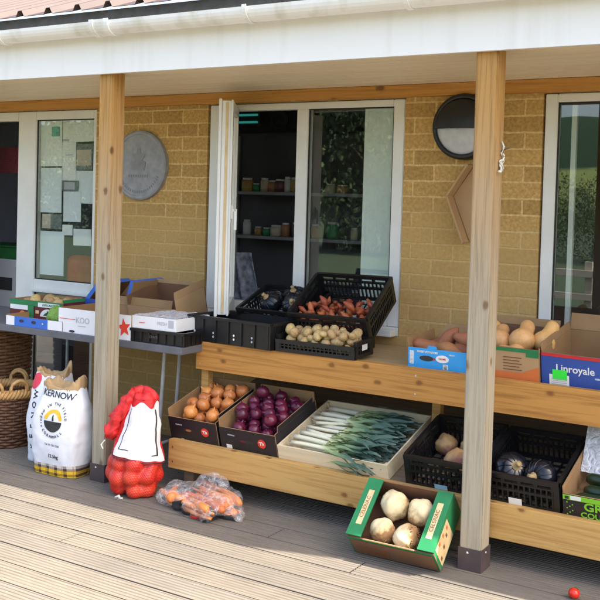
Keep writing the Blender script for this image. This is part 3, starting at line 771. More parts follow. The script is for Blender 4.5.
# folded card on the wall below the lamp, its right half hidden by the post from the photograph
hg = thing('folded_card', 'folded brown card fixed to the brick wall below the round lamp', 'card', (-1.84, -.003, 0))
pts = [(-.018, 1.722), (-.128, 1.558), (-.030, 1.318)]
bm = bmesh.new()
for (xa, za), (xb, zb) in zip(pts, pts[1:]):
    d = Vector((xb - xa, 0, zb - za)).normalized(); n = Vector((d.z, 0, -d.x)) * .005
    poly_prism(bm, [(xa - n.x, za - n.z), (xb - n.x, zb - n.z), (xb + n.x, zb + n.z), (xa + n.x, za + n.z)], -.09, -.001)
fin(bm, 'folded_edge', M['card_out'], hg)
bm = bmesh.new(); poly_prism(bm, [(-.012, 1.715), (-.120, 1.558), (-.024, 1.326), (.06, 1.36), (.08, 1.68)], -.012, -.004); fin(bm, 'back_face', M['card_out'], hg)

tw = thing('twine_knot', 'knot of white twine on a nail in the right hand post', 'twine', (-1.379, -.925, 1.70))
bm = bmesh.new()
pp = [(.004 + .010 * abs(math.sin(t * 1.9)), .016 * math.sin(t * 2.3), .028 * math.cos(t * 1.1) - .005 * t) for t in [k * .22 for k in range(34)]]
tube(bm, pp, .0042, 6); tube(bm, [(.01, -.005, -.03), (.016, -.028, -.05), (.013, -.04, -.047)], .005, 6); tube(bm, [(.008, 0, .02), (.012, .012, .055), (.006, .004, .075)], .004, 6)
fin(bm, 'twine', M['twine'], tw, True)
bm = bmesh.new(); tube(bm, [(-.01, .01, .035), (.03, .03, .052)], .0028, 6); fin(bm, 'nail', M['shoe'], tw)

# ------------------------------------------------------------------ the produce stand
st = thing('produce_stand', 'two tier pine produce stand with thick plank fronts', 'display stand', (-3.139, -.65, 0))
def sbox(nm, x0, x1, y0, y1, z0, z1, m, bev=.003):
    return box(nm, x0 + 3.139, x1 + 3.139, y0 + .65, y1 + .65, z0, z1, m, st, bev)
sbox('front_plank', -3.139, .60, -.650, -.605, .598, .748, M['plank_top'])
sbox('front_plank', -3.139, .60, -.860, -.815, .114, .262, M['plank_low'])
sbox('shelf_board', -3.139, .60, -.604, -.01, .716, .738, M['shelf_board'])
TL = .285
bm = bmesh.new(); bx(bm, 0, 3.739, 0, .78, -.02, 0)
bmesh.ops.transform(bm, matrix=Matrix.Translation((0, -.814 + .65, .25)) @ Matrix.Rotation(TL, 4, 'X'), verts=bm.verts[:]); fin(bm, 'sloping_shelf', M['shelf_dark'], st)
for x in (-3.137, -1.872, -.60, .5):
    yu = -.602 if x < -3 else -.405
    sbox('upright', x, x + .045, yu, yu + .045, .002 if x != -3.137 else .002, .714, M['plank_low'])
    sbox('upright', x, x + .045, -.05, -.012, .002, .714, M['shelf_dark'])
for x in (-3.08, -1.6, -.3):
    sbox('foot_bearer', x, x + .06, -.80, -.10, .002, .10, M['shelf_dark'])
for x_, z_, y_ in [(xx_, zz_, yy_) for xx_ in (-3.11, -1.85, -.58) for zz_, yy_ in ((.63, -.650), (.715, -.650), (.15, -.860), (.225, -.860))]:
    bm = bmesh.new(); lathe(bm, [(.0052, 0), (.0048, .0012), (.002, .0006), (0, .0002)], 10)
    bmesh.ops.transform(bm, matrix=Matrix.Translation((x_ + 3.139, y_ + .65, z_)) @ Matrix.Rotation(PI / 2, 4, 'X'), verts=bm.verts[:]); fin(bm, 'screw', M['steel'], st)
sbox('batten', -1.62, .5, -.33, -.285, .7385, .792, M['shelf_board'])

# ------------------------------------------------------------------ cartons and crates
def carton(name, label, cat, w, d, h, loc, tilt=0, yaw=0, out='card_out', inn='card_in', t=.005, front_h=None, group=None, sides=None):
    """open carton; origin at the middle of its front bottom edge"""
    r = thing(name, label, cat, loc, (tilt, 0, yaw), group)
    fh = front_h or h
    bm = bmesh.new()
    def wall(x0, x1, y0, y1, z0, z1, axis, sign):
        vs = bx(bm, x0, x1, y0, y1, z0, z1)
        for f in {f for v in vs for f in v.link_faces}:
            f.normal_update(); c = f.calc_center_median()
            n = f.normal
            outer = False
            if axis == 'x': outer = abs(c.x - (x1 if sign > 0 else x0)) < 1e-6
            if axis == 'y': outer = abs(c.y - (y1 if sign > 0 else y0)) < 1e-6
            f.material_index = 0 if outer else 1
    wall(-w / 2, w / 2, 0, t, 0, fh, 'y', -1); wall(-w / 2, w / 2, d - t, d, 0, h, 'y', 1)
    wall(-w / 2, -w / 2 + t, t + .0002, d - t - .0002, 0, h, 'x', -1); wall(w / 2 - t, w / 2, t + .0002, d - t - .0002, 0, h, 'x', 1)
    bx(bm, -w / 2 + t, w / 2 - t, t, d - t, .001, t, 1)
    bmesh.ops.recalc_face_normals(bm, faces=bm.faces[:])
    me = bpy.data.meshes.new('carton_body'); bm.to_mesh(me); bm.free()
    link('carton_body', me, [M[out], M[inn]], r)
    r['_'] = 0; del r['_']
    return r

def flap(r, side, w, d, h, L, ang, out, inn, t=.004, inset=.004, name='flap', skew=0, edge=None):
    """ang: 0 = straight up, + = leaning outwards; side in front/back/left/right"""
    bm = bmesh.new()
    ln = (w if side in ('front', 'back') else d) / 2 - inset
    a = [(-ln, 0, 0), (ln, 0, 0), (ln - skew, 0, L), (-ln + skew, 0, L)]
    A = [bm.verts.new((x, 0, z)) for x, y, z in a]; B = [bm.verts.new((x, t, z)) for x, y, z in a]
    f = bm.faces.new(A); f.material_index = 0
    f = bm.faces.new(B[::-1]); f.material_index = 1
    for k in range(4):
        q_ = bm.faces.new((A[k], B[k], B[(k + 1) % 4], A[(k + 1) % 4])); q_.material_index = 2 if edge else 1
    T = Matrix.Rotation(ang, 4, 'X')
    pos = {'front': (0, 0, h + .0005, 0), 'back': (0, d, h + .0005, PI), 'left': (-w / 2, d / 2, h + .0005, -PI / 2), 'right': (w / 2, d / 2, h + .0005, PI / 2)}[side]
    T = Matrix.Translation(pos[:3]) @ Matrix.Rotation(pos[3], 4, 'Z') @ T
    bmesh.ops.transform(bm, matrix=T, verts=bm.verts[:])
    bmesh.ops.recalc_face_normals(bm, faces=bm.faces[:])
    me = bpy.data.meshes.new(name); bm.to_mesh(me); bm.free()
    return link(name, me, [M[out], M[inn]] + ([M[edge]] if edge else []), r)

def crate(label, w, d, h, loc, tilt=0, yaw=0, style='slot', group=None, m='black_plastic', front_h=None):
    r = thing('plastic_crate', label, 'crate', loc, (tilt, 0, yaw), group)
    t = .012
    bm = bmesh.new()
    n = int(w / .045)
    for k in range(n + 1): 
        x = -w / 2 + .01 + (w - .028) * k / n; bx(bm, x, x + .008, .012, d - .012, .001, .006)
    n = int(d / .045)
    for k in range(n + 1): 
        y = .012 + (d - .032) * k / n; bx(bm, -w / 2 + .008, w / 2 - .008, y, y + .008, .0065, .010)
    fin(bm, 'crate_base', M[m], r)
    def side(L, H, T, holes=True):
        bm = bmesh.new()
        if style == 'rib':
            bx(bm, -L / 2, L / 2, .004, t, 0, H)
            nn = 6
            for k in range(nn + 1):
                x = -L / 2 + .012 + (L - .036) * k / nn; bx(bm, x, x + .012, -.004, .0038, .004, H - .014)
            bx(bm, -L / 2 - .002, L / 2 + .002, -.007, t + .001, H - .0135, H + .001)
        else:
            bx(bm, -L / 2, L / 2, 0, t, 0, .018); bx(bm, -L / 2, L / 2, 0, t, H * .46, H * .54)
            bx(bm, -L / 2, L / 2, -.004, t, H - .02, H)
            bx(bm, -L / 2, L / 2, 0, t, H * .70, H * .76)
            step = .022; nn = max(2, int((L - .06) / step))
            for k in range(nn + 1):
                x = -L / 2 + .025 + (L - .058) * k / nn; bx(bm, x, x + .007, .001, t - .001, .018, H * .7)
            nn2 = max(2, nn // 3)
            for k in range(nn2 + 1):
                x = -L / 2 + .025 + (L - .060) * k / nn2; bx(bm, x, x + .016, .001, t - .001, H * .76, H - .02)
        for sx in (-1, 1): bx(bm, sx * (L / 2 - .012) - .012, sx * (L / 2 - .012) + .012, -.001, t + .001, .0005, H - .001)
        bmesh.ops.transform(bm, matrix=T, verts=bm.verts[:])
        fin(bm, 'crate_side', M[m], r)
    fh = front_h or h
    side(w, fh, Matrix.Identity(4)); side(w, h, Matrix.Translation((0, d, 0)) @ Matrix.Rotation(PI, 4, 'Z'))
    side(d - 2 * t - .003, h, Matrix.Translation((-w / 2, d / 2, 0)) @ Matrix.Rotation(-PI / 2, 4, 'Z')); side(d - 2 * t - .003, h, Matrix.Translation((w / 2, d / 2, 0)) @ Matrix.Rotation(PI / 2, 4, 'Z'))
    return r

# ------------------------------------------------------------------ vegetables
def veg_mesh(kind, seed):
    bm = bmesh.new(); rnd = random.Random(seed)
    if kind == 'onion':
        pr = [(0, -.86), (.10, -.875), (.30, -.85), (.62, -.66), (.88, -.33), (1, 0), (.95, .28), (.78, .55), (.50, .76), (.24, .90), (.12, 1.04), (.09, 1.22), (.05, 1.32), (0, 1.30)]
        lathe(bm, pr, 18)
        for v in bm.verts:
            a = math.atan2(v.co.y, v.co.x); s = 1 + .05 * noise.noise(v.co * 1.3 + Vector((seed * 3, 0, 0))) + .012 * math.sin(a * 9); v.co.x *= s; v.co.y *= s
            if v.co.z > 1: v.co.x += .10 * math.sin(seed); v.co.y += .08 * math.cos(seed * 2)
    elif kind == 'ball':
        bmesh.ops.create_icosphere(bm, subdivisions=4, radius=1)
        for v in bm.verts:
            n = v.co.normalized()
            v.co = n * (1 + .17 * noise.noise(n * 1.5 + Vector((seed, 0, 0))) + .055 * noise.noise(n * 5 + Vector((seed, 3, 0))) * (1.6 if n.z < -.1 else 1) + .03 * abs(noise.noise(n * 11 + Vector((0, seed, 0)))))
    elif kind == 'lump':
        bmesh.ops.create_icosphere(bm, subdivisions=3, radius=1)
        for v in bm.verts:
            n = v.co.normalized(); v.co = Vector((n.x * 1.35, n.y, n.z * .9)) * (1 + .13 * noise.noise(n * 1.4 + Vector((seed, 0, 0))) + .03 * noise.noise(n * 6 + Vector((seed, 3, 0))))
    elif kind == 'yam':
        pts, rr = [], []
        for k in range(13):
            f = k / 12; pts.append((1.9 * (f - .5) * 2, .35 * math.sin(f * 3 + seed), .18 * math.sin(f * 4 + seed * 2))); rr.append(max(.06, .86 * math.sin(PI * min(.98, f * .86 + .09)) ** .8 * (1 + .1 * math.sin(f * 9 + seed))))
        tube(bm, pts, rr, 14)
    elif kind == 'pear':
        pr = [(0, -.62), (.12, -.66), (.40, -.62), (.74, -.40), (.92, -.05), (.93, .25), (.80, .58), (.62, .88), (.55, 1.15), (.55, 1.5), (.54, 1.8), (.46, 2.02), (.24, 2.14), (.13, 2.14), (.11, 2.26), (0, 2.27)]
        lathe(bm, pr, 22)
        for v in bm.verts: v.co.x += .10 * math.sin(v.co.z * 1.1 + seed)
    elif kind == 'taper':
        pts, rr = [], []
        for k in range(12):
            f = k / 11; pts.append((f * 2 - 1, .05 * math.sin(f * 5 + seed), .04 * math.sin(f * 4 + seed))); rr.append(.17 * (1 - .8 * f) * (1 + .04 * math.sin(f * 33)) * (.6 if k == 0 else 1))
        tube(bm, pts, rr, 12)
    elif kind == 'rod':
        pts, rr = [], []
        for k in range(11):
            f = k / 10; pts.append((f * 2 - 1, .1 * math.sin(f * 3 + seed), 0)); rr.append(.2 * (1 if 0 < k < 10 else .55) * (1 + .08 * f))
        tube(bm, pts, rr, 12)
    me = bpy.data.meshes.new('veg'); bmesh.ops.recalc_face_normals(bm, faces=bm.faces[:]); bm.to_mesh(me); bm.free()
    for p in me.polygons: p.use_smooth = True
    return me
VM = {}
def veg(name, kind, mat_, P, size, label, cat, group=None, rot=None, var=None, host=None):
    s_ = random.randint(0, 3) if var is None else var
    key = (kind, s_, mat_)
    if key not in VM:
        VM[key] = veg_mesh(kind, s_ + 1); VM[key].materials.append(M[mat_])
    o = bpy.data.objects.new(name, VM[key]); COL.objects.link(o)
    Mx = mw(host) if host else Matrix.Identity(4)
    o.location = Mx @ Vector(P)
    rt = Euler(rot if rot is not None else (random.uniform(-1, 1), random.uniform(-1, 1), random.uniform(0, 6.3)))
    o.rotation_euler = (Mx.to_3x3() @ rt.to_matrix()).to_euler()
    sz = size if isinstance(size, (tuple, list)) else (size,) * 3
    o.scale = sz
    return tag(o, label, cat, group)

def settle(n, w0, w1, d0, d1, r, z0, rj=.12, top=None, seed=1, tries=500):
    """drop n balls one by one into a box so that they pile without overlapping much"""
    rnd = random.Random(seed); P = []
    for i in range(n):
        best = None
        ri = r * (1 + rnd.uniform(-rj, rj))
        for t in range(60):
            x, y = rnd.uniform(w0 + ri, w1 - ri), rnd.uniform(d0 + ri, d1 - ri)
            z = z0 + ri
            for (a, b, c, q) in P:
                dd = (ri + q) * .93; h2 = dd * dd - (x - a) ** 2 - (y - b) ** 2
                if h2 > 0: z = max(z, c + math.sqrt(h2))
            if best is None or z < best[2]: best = (x, y, z, ri)
        P.append(best)
    return P

# ================================================================== lower tier of the stand
ZF, YF = .2535, -.8125
def low(name_fn, *a, **k): return name_fn(*a, **k)
def fill_onions(box_, w, d, h, n, r, mat_, label, group, seed, nm):
    rn = random.Random(seed); sp_ = 1.88 * r; lay = 0
    z = r + .006
    while z < h + 2 * r:
        nx = int((w - .016 - 2 * r) / sp_) + 1; ny = int((d - .016 - 2 * r) / (sp_ * .9)) + 1
        for j in range(ny):
            for i in range(nx - (j + lay) % 2):
                x = -w / 2 + .008 + r + (w - .016 - 2 * r) * (i + .5 * ((j + lay) % 2)) / max(1, nx - 1) + rn.uniform(-.006, .006)
                y = .008 + r + (d - .016 - 2 * r) * (j + .35 * (lay % 2)) / (ny - .6) + rn.uniform(-.006, .006)
                zz = z + rn.uniform(-.008, .010)
                top = h + r * (.15 + 1.0 * min(1, y / (d * .7)) + .5 * math.sin(x * 40 + seed))
                if zz > top or zz < h - 2.9 * r or y > d - r * .9: continue
                veg(nm, 'onion', mat_, (x, y, zz), r * rn.uniform(.88, 1.06), label, 'onion', group, host=box_)
        z += r * 1.45; lay += 1
def black_veg_carton(label, x, w, d, h, yaw=0, lab=False):
    c = carton('carton', label, 'carton', w, d, h, (x, YF, ZF), TL, yaw, 'black_card', 'card_in', front_h=h - .006)
    # cut looking hand hole with a rim, stripe of lettering, round red mark
    disc(c, 'hand_hole', -.03 if not lab else .0, h * .48, .036, .010, M['ink'], -.0006)
    bm = bmesh.new(); poly_prism(bm, [(-.018 + .018 * math.cos(a) - .012, h * .48 + .006 * math.sin(a)) for a in [2 * PI * k / 12 for k in range(12)]], -.0026, -.0016)
    fin(bm, 'peeping_skin', M['brown_onion' if not lab else 'red_onion'], c)
    disc(c, 'round_mark', w * .25, h * .52, .024, .024, M['star_red'], -.0008)
    text(c, 'Th', .026, w * .25, h * .52, M['white_ink'], -.0024, .12, .0006)
    text(c, 'PRODUCE', .009, -w * .29, h * .66, M['grey_ink'], -.0012, 0, .0002)
    if lab: panel(c, 'white_label', -w * .40, -w * .30, .010, .030, M['white_ink'])
    else: panel(c, 'white_label', -w * .28, -w * .22, .004, .012, M['grey_ink'])
    return c
H_ = black_veg_carton('black carton heaped with brown onions at the left end of the lower shelf', -3.003, .308, .375, .135)
fill_onions(H_, .308, .375, .135, 150, .0375, 'brown_onion', 'brown onion heaped in the leftmost black carton', 'brown onions in the black carton', 3, 'brown_onion')
I_ = black_veg_carton('black carton heaped with red onions beside the brown onions', -2.662, .338, .390, .128, lab=True)
fill_onions(I_, .338, .390, .128, 150, .0345, 'red_onion', 'purple red onion heaped in the second black carton', 'red onions in the black carton', 5, 'red_onion')
for b_, w_, d_, h_ in ((H_, .308, .375, .135), (I_, .338, .390, .128)):
    flap(b_, 'left', w_, d_, h_, .035, -.10, 'black_card', 'card_in'); flap(b_, 'back', w_, d_, h_, .045, .1, 'black_card', 'card_in')
    flap(b_, 'right', w_, d_, h_, .030, .12, 'black_card', 'card_in', inset=.03)

# leek tray of thin pale wood
J = thing('wooden_tray', 'shallow pale wooden tray full of leeks on the lower shelf', 'tray', (-2.190, YF, ZF), (TL, 0, 0))
JW, JD, JH = .595, .50, .078
box('tray_side', -JW / 2, JW / 2, 0, .008, 0, JH, M['tray_wood'], J, .001); box('tray_side', -JW / 2, JW / 2, JD - .008, JD, 0, JH, M['tray_wood'], J, .001)
box('tray_side', -JW / 2, -JW / 2 + .008, .0085, JD - .0085, 0, JH, M['tray_wood'], J, .001); box('tray_side', JW / 2 - .008, JW / 2, .0085, JD - .0085, 0, JH, M['tray_wood'], J, .001)
box('tray_base', -JW / 2 + .008, JW / 2 - .008, .0085, JD - .0085, .001, .006, M['tray_wood'], J)
for sx in (-1, 1):
    for yy in (.010, JD - .030):
        bm = bmesh.new(); x = sx * (JW / 2 - .018); poly_prism(bm, [(x - .009, .006), (x + .009, .006), (x + .009 * (sx > 0) - .009 * (sx < 0), JH - .004), (x - .009 * (sx < 0) + .009 * (sx > 0) - sx * .012, JH - .004)], yy, yy + .02); fin(bm, 'corner_block', M['tray_wood'], J)
rl = random.Random(21)
for layer in range(3):
    for k in range(10 if layer < 2 else 8):
        y = .040 + (k + .5 * (layer % 2)) * (.42 / 9.6) + rl.uniform(-.008, .008)
        z = .026 + layer * .026; r0 = rl.uniform(.0075, .0125); x0 = -.265 + rl.uniform(0, .05)
        loc = mw(J) @ Vector((x0, min(y, JD - .04), z))
        yaw = rl.uniform(-.17, .17) - .02 + (.25 if (layer == 2 and k == 5) else 0)
        lk = thing('leek', 'leek with a white shank and blue green leaves in the pale wooden tray', 'leek', loc, (TL, rl.uniform(-.02, .03), yaw), 'leeks in the wooden tray')
        bm = bmesh.new()
        pts, rr = [], []
        for i in range(9):
            f = i / 8; pts.append((f * .27, .008 * math.sin(f * 3 + k), .004 * math.sin(f * 2 + layer))); rr.append(r0 * (1.12 if i == 0 else 1 + .12 * f))
        tube(bm, pts, rr, 10)
        for i in range(12):    # leaf sheaths fan flat and fold over
            b2 = bmesh.new(); L = rl.uniform(.20, .30); side_ = (i - 5.5) * .0048; curl = rl.uniform(-.05, .06); prev = None
            for j in range(11):
                f = j / 10; wd = (.004 + .0052 * math.sin(min(1, f * 1.6) * PI / 2)) * (1 - max(0, f - .75) * 2.6)
                cx_ = .20 + f * L; cy_ = side_ * (1 + 1.6 * f) + curl * f * f * 1.2; cz_ = .004 + .006 * (i % 3) + .017 * math.sin(f * 3.4 + i * 1.7 + k) - (.020 * max(0, f - .6)) + .006 * math.sin(f * 11 + i * 2.3)
                if cx_ + x0 > .275: cz_ += (cx_ + x0 - .275) * .35
                tw_ = 1.1 * math.sin(f * 2.6 + i * 2 + k)
                a = b2.verts.new((cx_, cy_ - wd * math.cos(tw_), cz_ - wd * math.sin(tw_))); m_ = b2.verts.new((cx_, cy_, cz_ - .004)); b_ = b2.verts.new((cx_, cy_ + wd * math.cos(tw_), cz_ + wd * math.sin(tw_)))
                if prev: b2.faces.new((prev[0], a, m_, prev[1])); b2.faces.new((prev[1], m_, b_, prev[2]))
                prev = (a, m_, b_)
            me = bpy.data.meshes.new('t'); b2.to_mesh(me); b2.free()
            if i == 0: lb = bmesh.new()
            lb.from_mesh(me); bpy.data.meshes.remove(me)
        fin(bm, 'stalk', M['leek'], lk, True); fin(lb, 'leaves', M['leek_leaf'], lk, True)
        bm = bmesh.new()
        for i in range(5):
            a = 2 * PI * i / 5 + k; tube(bm, [(0, .006 * math.cos(a), .006 * math.sin(a)), (-.016 - .004 * (i % 3), .014 * math.cos(a), .012 * math.sin(a))], [.0018, .0006], 4)
        fin(bm, 'roots', M['leek_root'], lk)

K = crate('black slatted plastic crate with a swede, half hidden by the right post', .345, .40, .15, (-1.632, YF, ZF), TL)
panel(K, 'blue_label', -.03, .03, .012, .034, plain('pale_blue_label', (.30, .52, .62)), -.005)
veg('swede', 'ball', 'swede', (.055, .075, .118), .056, 'purple and tan swede in the crate behind the right post', 'swede', rot=(1.9, .4, 1), host=K, var=1)
veg('swede_piece', 'ball', 'butternut', (.115, .045, .110), (.045, .03, .03), 'pale orange cut piece of swede beside the right post', 'swede', rot=(.2, .1, .3), host=K, var=0)
for i, (x, y) in enumerate(((-.10, .30), (.02, .31), (.12, .30))): veg('swede', 'ball', 'swede', (x, y, .052), .050, 'swede deep in the shade of the crate behind the post', 'swede', 'swedes at the bottom of the crate', rot=(2.6, .3 * i, 1), host=K)
L_ = crate('black slatted plastic crate with dark squashes right of the post', .345, .41, .142, (-1.278, YF, ZF), TL)
panel(L_, 'white_label', -.045, .012, .008, .040, M['white_ink'], -.005)
def squash(P, r, label, host, rot, face=True):
    Mx = mw(host); o = thing('dark_squash', label, 'squash', Mx @ Vector(P), (Mx.to_3x3() @ Euler(rot).to_matrix()).to_euler())
    bm = bmesh.new(); rows = 14; seg = 40; rs_ = []
    for i in range(rows + 1):
        f = PI * i / rows; rs_.append([bm.verts.new((r * math.sin(f) * (1 + .05 * abs(math.sin(5 * 2 * PI * k / seg)) - .03) * math.cos(2 * PI * k / seg), r * math.sin(f) * (1 + .05 * abs(math.sin(5 * 2 * PI * k / seg)) - .03) * math.sin(2 * PI * k / seg), r * .80 * math.cos(f) * (1 - .18 * math.exp(-(f / .45) ** 2)))) for k in range(seg)])
    for A, B in zip(rs_, rs_[1:]):
        for k in range(seg): bm.faces.new((A[k], A[(k + 1) % seg], B[(k + 1) % seg], B[k]))
    bmesh.ops.remove_doubles(bm, verts=bm.verts[:], dist=1e-5); fin(bm, 'body', M['squash'], o, True)
    bm = bmesh.new()
    for k in range(10):
        a = 2 * PI * (k + .02) / 10
        pts = []
        for j in range(10):
            f = .28 + 1.25 * j / 9; rr = r * math.sin(f) * .972; pts.append((rr * math.cos(a), rr * math.sin(a), r * .80 * math.cos(f) * (1 - .18 * math.exp(-(f / .45) ** 2)) + .0012 * math.cos(f)))
        tube(bm, pts, [.0012] + [.0026] * 8 + [.0010], 5)
    fin(bm, 'stripe', M['squash_rib'] if face else M['squash'], o, True)
    bm = bmesh.new(); lathe(bm, [(.30 * r, .63 * r), (.24 * r, .70 * r), (.15 * r, .74 * r), (.13 * r, 1.0 * r), (.16 * r, 1.06 * r), (0, 1.05 * r)], 10); fin(bm, 'stem', M['stem'], o, True)
    return o
squash((-.070, .125, .090), .080, 'dark blue squash nearest the post with its stem turned aside', L_, (.45, .65, 0), False)
squash((.062, .105, .094), .074, 'dark striped squash with its pale stem facing left', L_, (.75, -.95, .3))
Mx_ = carton('carton', 'black carton with lime green print holding courgettes at the right edge', 'carton', .40, .41, .112, (-.892, YF - .001, ZF), TL, 0, 'black_card', 'card_in', front_h=.104)
panel(Mx_, 'lime_band', -.1985, .1985, .080, .1015, M['lime']); panel(Mx_, 'white_label', -.168, -.125, .083, .1005, M['white_ink'], -.0022)
panel(Mx_, 'dark_square', -.190, -.174, .084, .0965, M['ink'], -.0022)
text(Mx_, 'GREEN', .050, -.025, .058, M['lime'], -.0012, 0, .0012, 1.15); text(Mx_, 'COURGETTE', .034, -.020, .020, M['lime'], -.0012, 0, .0006, 1.1)
for k in range(7): panel(Mx_, 'lime_fleck', -.185 + .011 * (k % 3), -.180 + .011 * (k % 3), .012 + .009 * k, .0165 + .009 * k, M['lime'])
flap(Mx_, 'left', .40, .41, .112, .02, .05, 'black_card', 'card_in')
bm = bmesh.new(); rows = []
for j in range(9):
    row = []
    for i in range(9):
        f = j / 8; row.append(bm.verts.new((-.192 + .34 * i / 8 + .006 * noise.noise(Vector((i, j, 1))), .395 - .16 * f + .012 * noise.noise(Vector((i * .8, j * .8, 4))), (.245 - .17 * f))))
    rows.append(row)
for A, B in zip(rows, rows[1:]):
    for i in range(8): bm.faces.new((A[i], A[i + 1], B[i + 1], B[i]))
bmesh.ops.transform(bm, matrix=mw(Mx_), verts=bm.verts[:])
tag(fin(bm, 'plastic_liner', M['film_lid'], smooth=True), 'cloudy clear plastic liner rising from the courgette carton', 'plastic liner')
for i, (x, y, z, a) in enumerate(((-.06, .07, .055, .1), (-.04, .13, .058, -.05), (.05, .10, .085, .12), (-.05, .19, .07, .06), (.10, .2, .07, -.1), (.1, .05, .05, 0))):
    veg('courgette', 'rod', 'courgette', (x, y, z), (.105, .13, .13), 'dark green courgette in the lime printed black carton', 'courgette', 'courgettes in the black carton', (0, 0, a), host=Mx_)

# ================================================================== upper tier
A_ = crate('black ribbed plastic crate hanging over the left end of the top plank', .56, .295, .135, (-2.922, -.664, .7495), 0, -.07, 'rib')
for k, xx in enumerate((-.232, -.10, .04, .16)):  # pale disc colours stand in for light showing through the holes
    for z in (.052, .032): disc(A_, 'vent_hole', xx, z, .006, .006, M['white_ink' if k in (0, 2) else 'grey_ink'], .0032 if False else -.0002)
D_ = crate('black plastic crate of dark squashes tilted under the open casement', .46, .30, .13, (-2.845, -.345, .79), .38, -.03)
tag(box('crate_prop', -3.05, -2.62, -.19, -.06, .7385, .845, M['black_plastic'], None, .004), 'dark upturned box propping the squash crate', 'box')
sq = squash((.10, .10, .125), .072, 'dark squash with a pale scar at the front of the tilted crate', D_, (.7, .35, 0), False)
bm = bmesh.new(); pts = [(.078 * math.cos(a) * .98, -.02 + .02 * math.sin(a * 2), .02 + .062 * math.sin(a)) for a in [R(20 + 14 * k) for k in range(10)]]
squash((-.07, .12, .12), .072, 'dark squash left of the scarred one in the tilted crate', D_, (.5, -.3, 0), False); squash((.02, .22, .11), .07, 'dark squash at the back of the tilted crate', D_, (.2, .1, 0))
bm.free()
for i, (x, y) in enumerate(((-.2, .08), (-.08, .14), (.06, .09), (.19, .15))): squash((x, y, .055), .056, 'small dark squash lying in the ribbed crate', A_, (.4 * i, .2, 0))['group'] = 'small squashes in the ribbed crate'
B_ = crate('low black crate of pale new potatoes in front of the top plank', .45, .20, .085, (-2.400, -.657, .7495), .03, .02, front_h=.062)
panel(B_, 'white_label', .02, .075, .035, .07, M['white_ink'], 0, .001, Matrix.Translation((.225, .06, 0)) @ Matrix.Rotation(PI / 2, 4, 'Z'))
for i, (x, y, z, q_) in enumerate(settle(84, -.208, .208, .014, .186, .0235, .012, .25, seed=9)):
    if z < .115: veg('new_potato', 'lump', 'potato', (x, y, z), q_ * .98, 'pale new potato heaped in the low black crate', 'potato', 'new potatoes in the low crate', host=B_)
C_ = crate('tall black crate tipped forward against the window with orange red roots', .44, .40, .155, (-2.425, -.452, .795), .50, .10)
tag(box('crate_prop', -2.58, -2.32, -.36, -.16, .7385, .83, M['black_plastic'], None, .004), 'dark upturned box propping the tall tipped crate', 'box')
for i, (x, y, z, q_) in enumerate(settle(120, -.20, .20, .016, .25, .026, .014, .25, seed=4)):
    if .02 < z < .135 - .3 * max(0, y - .14): veg('carrot', 'yam', 'chilli', (x, y, z), q_ * .62, 'small orange red root in the tall tipped crate', 'root vegetable', 'orange red roots in the tipped crate', host=C_)

E_ = carton('carton', 'bright sky blue carton of sweet potatoes left of the right post', 'carton', .315, .31, .098, (-1.762, -.592, .7395), .03, 0, 'sky_blue', 'card_in', front_h=.098)
flap(E_, 'back', .315, .31, .098, .075, .35, 'card_out', 'card_in', skew=.05); flap(E_, 'left', .315, .31, .098, .045, .18, 'card_out', 'card_in')
bm = bmesh.new(); poly_prism(bm, [(-.060, .0985), (-.012, .0985), (-.016, .112), (-.055, .112)], .0, .005); fin(bm, 'tab', M['sky_blue'], E_)
panel(E_, 'barcode', -.148, -.128, .020, .082, M['white_ink']); 
for k in range(9): panel(E_, 'bar', -.145, -.131, .024 + k * .0063, .0265 + k * .0063, M['grey_ink'], -.002)
text(E_, 'SWEET POTATOES', .0125, -.058, .081, M['white_ink'], -.0012, 0, .0004)
disc(E_, 'dark_oval', -.062, .052, .036, .0125, M['ink']); disc(E_, 'red_dot', -.024, .052, .005, .006, M['red'], -.0021)
disc(E_, 'white_oval', .018, .056, .033, .018, M['white_ink']); text(E_, 'FARMS', .012, .018, .056, M['red'], -.0022, 0, .0002)
panel(E_, 'white_square', .022, .046, .008, .032, M['white_ink']); 
for k in range(4): panel(E_, 'bar', .026, .042, .011 + .005 * k, .0135 + .005 * k, M['ink'], -.002)
text(E_, 'FRESH', .010, .065, .078, M['white_ink'], -.0012)
for i, (P, s_, rt, lb) in enumerate((((-.085, .08, .092), (.042, .048, .044), (.1, .1, .5), 'large sweet potato at the left front of the blue carton'), ((-.030, .155, .125), (.040, .042, .040), (.2, -.7, 1.1), 'pointed sweet potato standing up at the back of the blue carton'),
        ((.02, .075, .088), (.046, .040, .038), (.1, .05, -.25), 'sweet potato in front beside the white oval of the blue carton'), ((.085, .17, .125), (.042, .05, .046), (0, .2, .3), 'round sweet potato close to the post at the back'), ((.10, .07, .090), (.034, .044, .04), (0, .1, .1), 'sweet potato in the blue carton hidden by the post'), ((-.09, .2, .085), (.04, .046, .04), (.1, 0, .9), 'sweet potato in the back left of the blue carton'))):
    veg('sweet_potato', 'yam', 'sweet_potato', P, s_, lb, 'sweet potato', rot=rt, host=E_, var=i % 4)

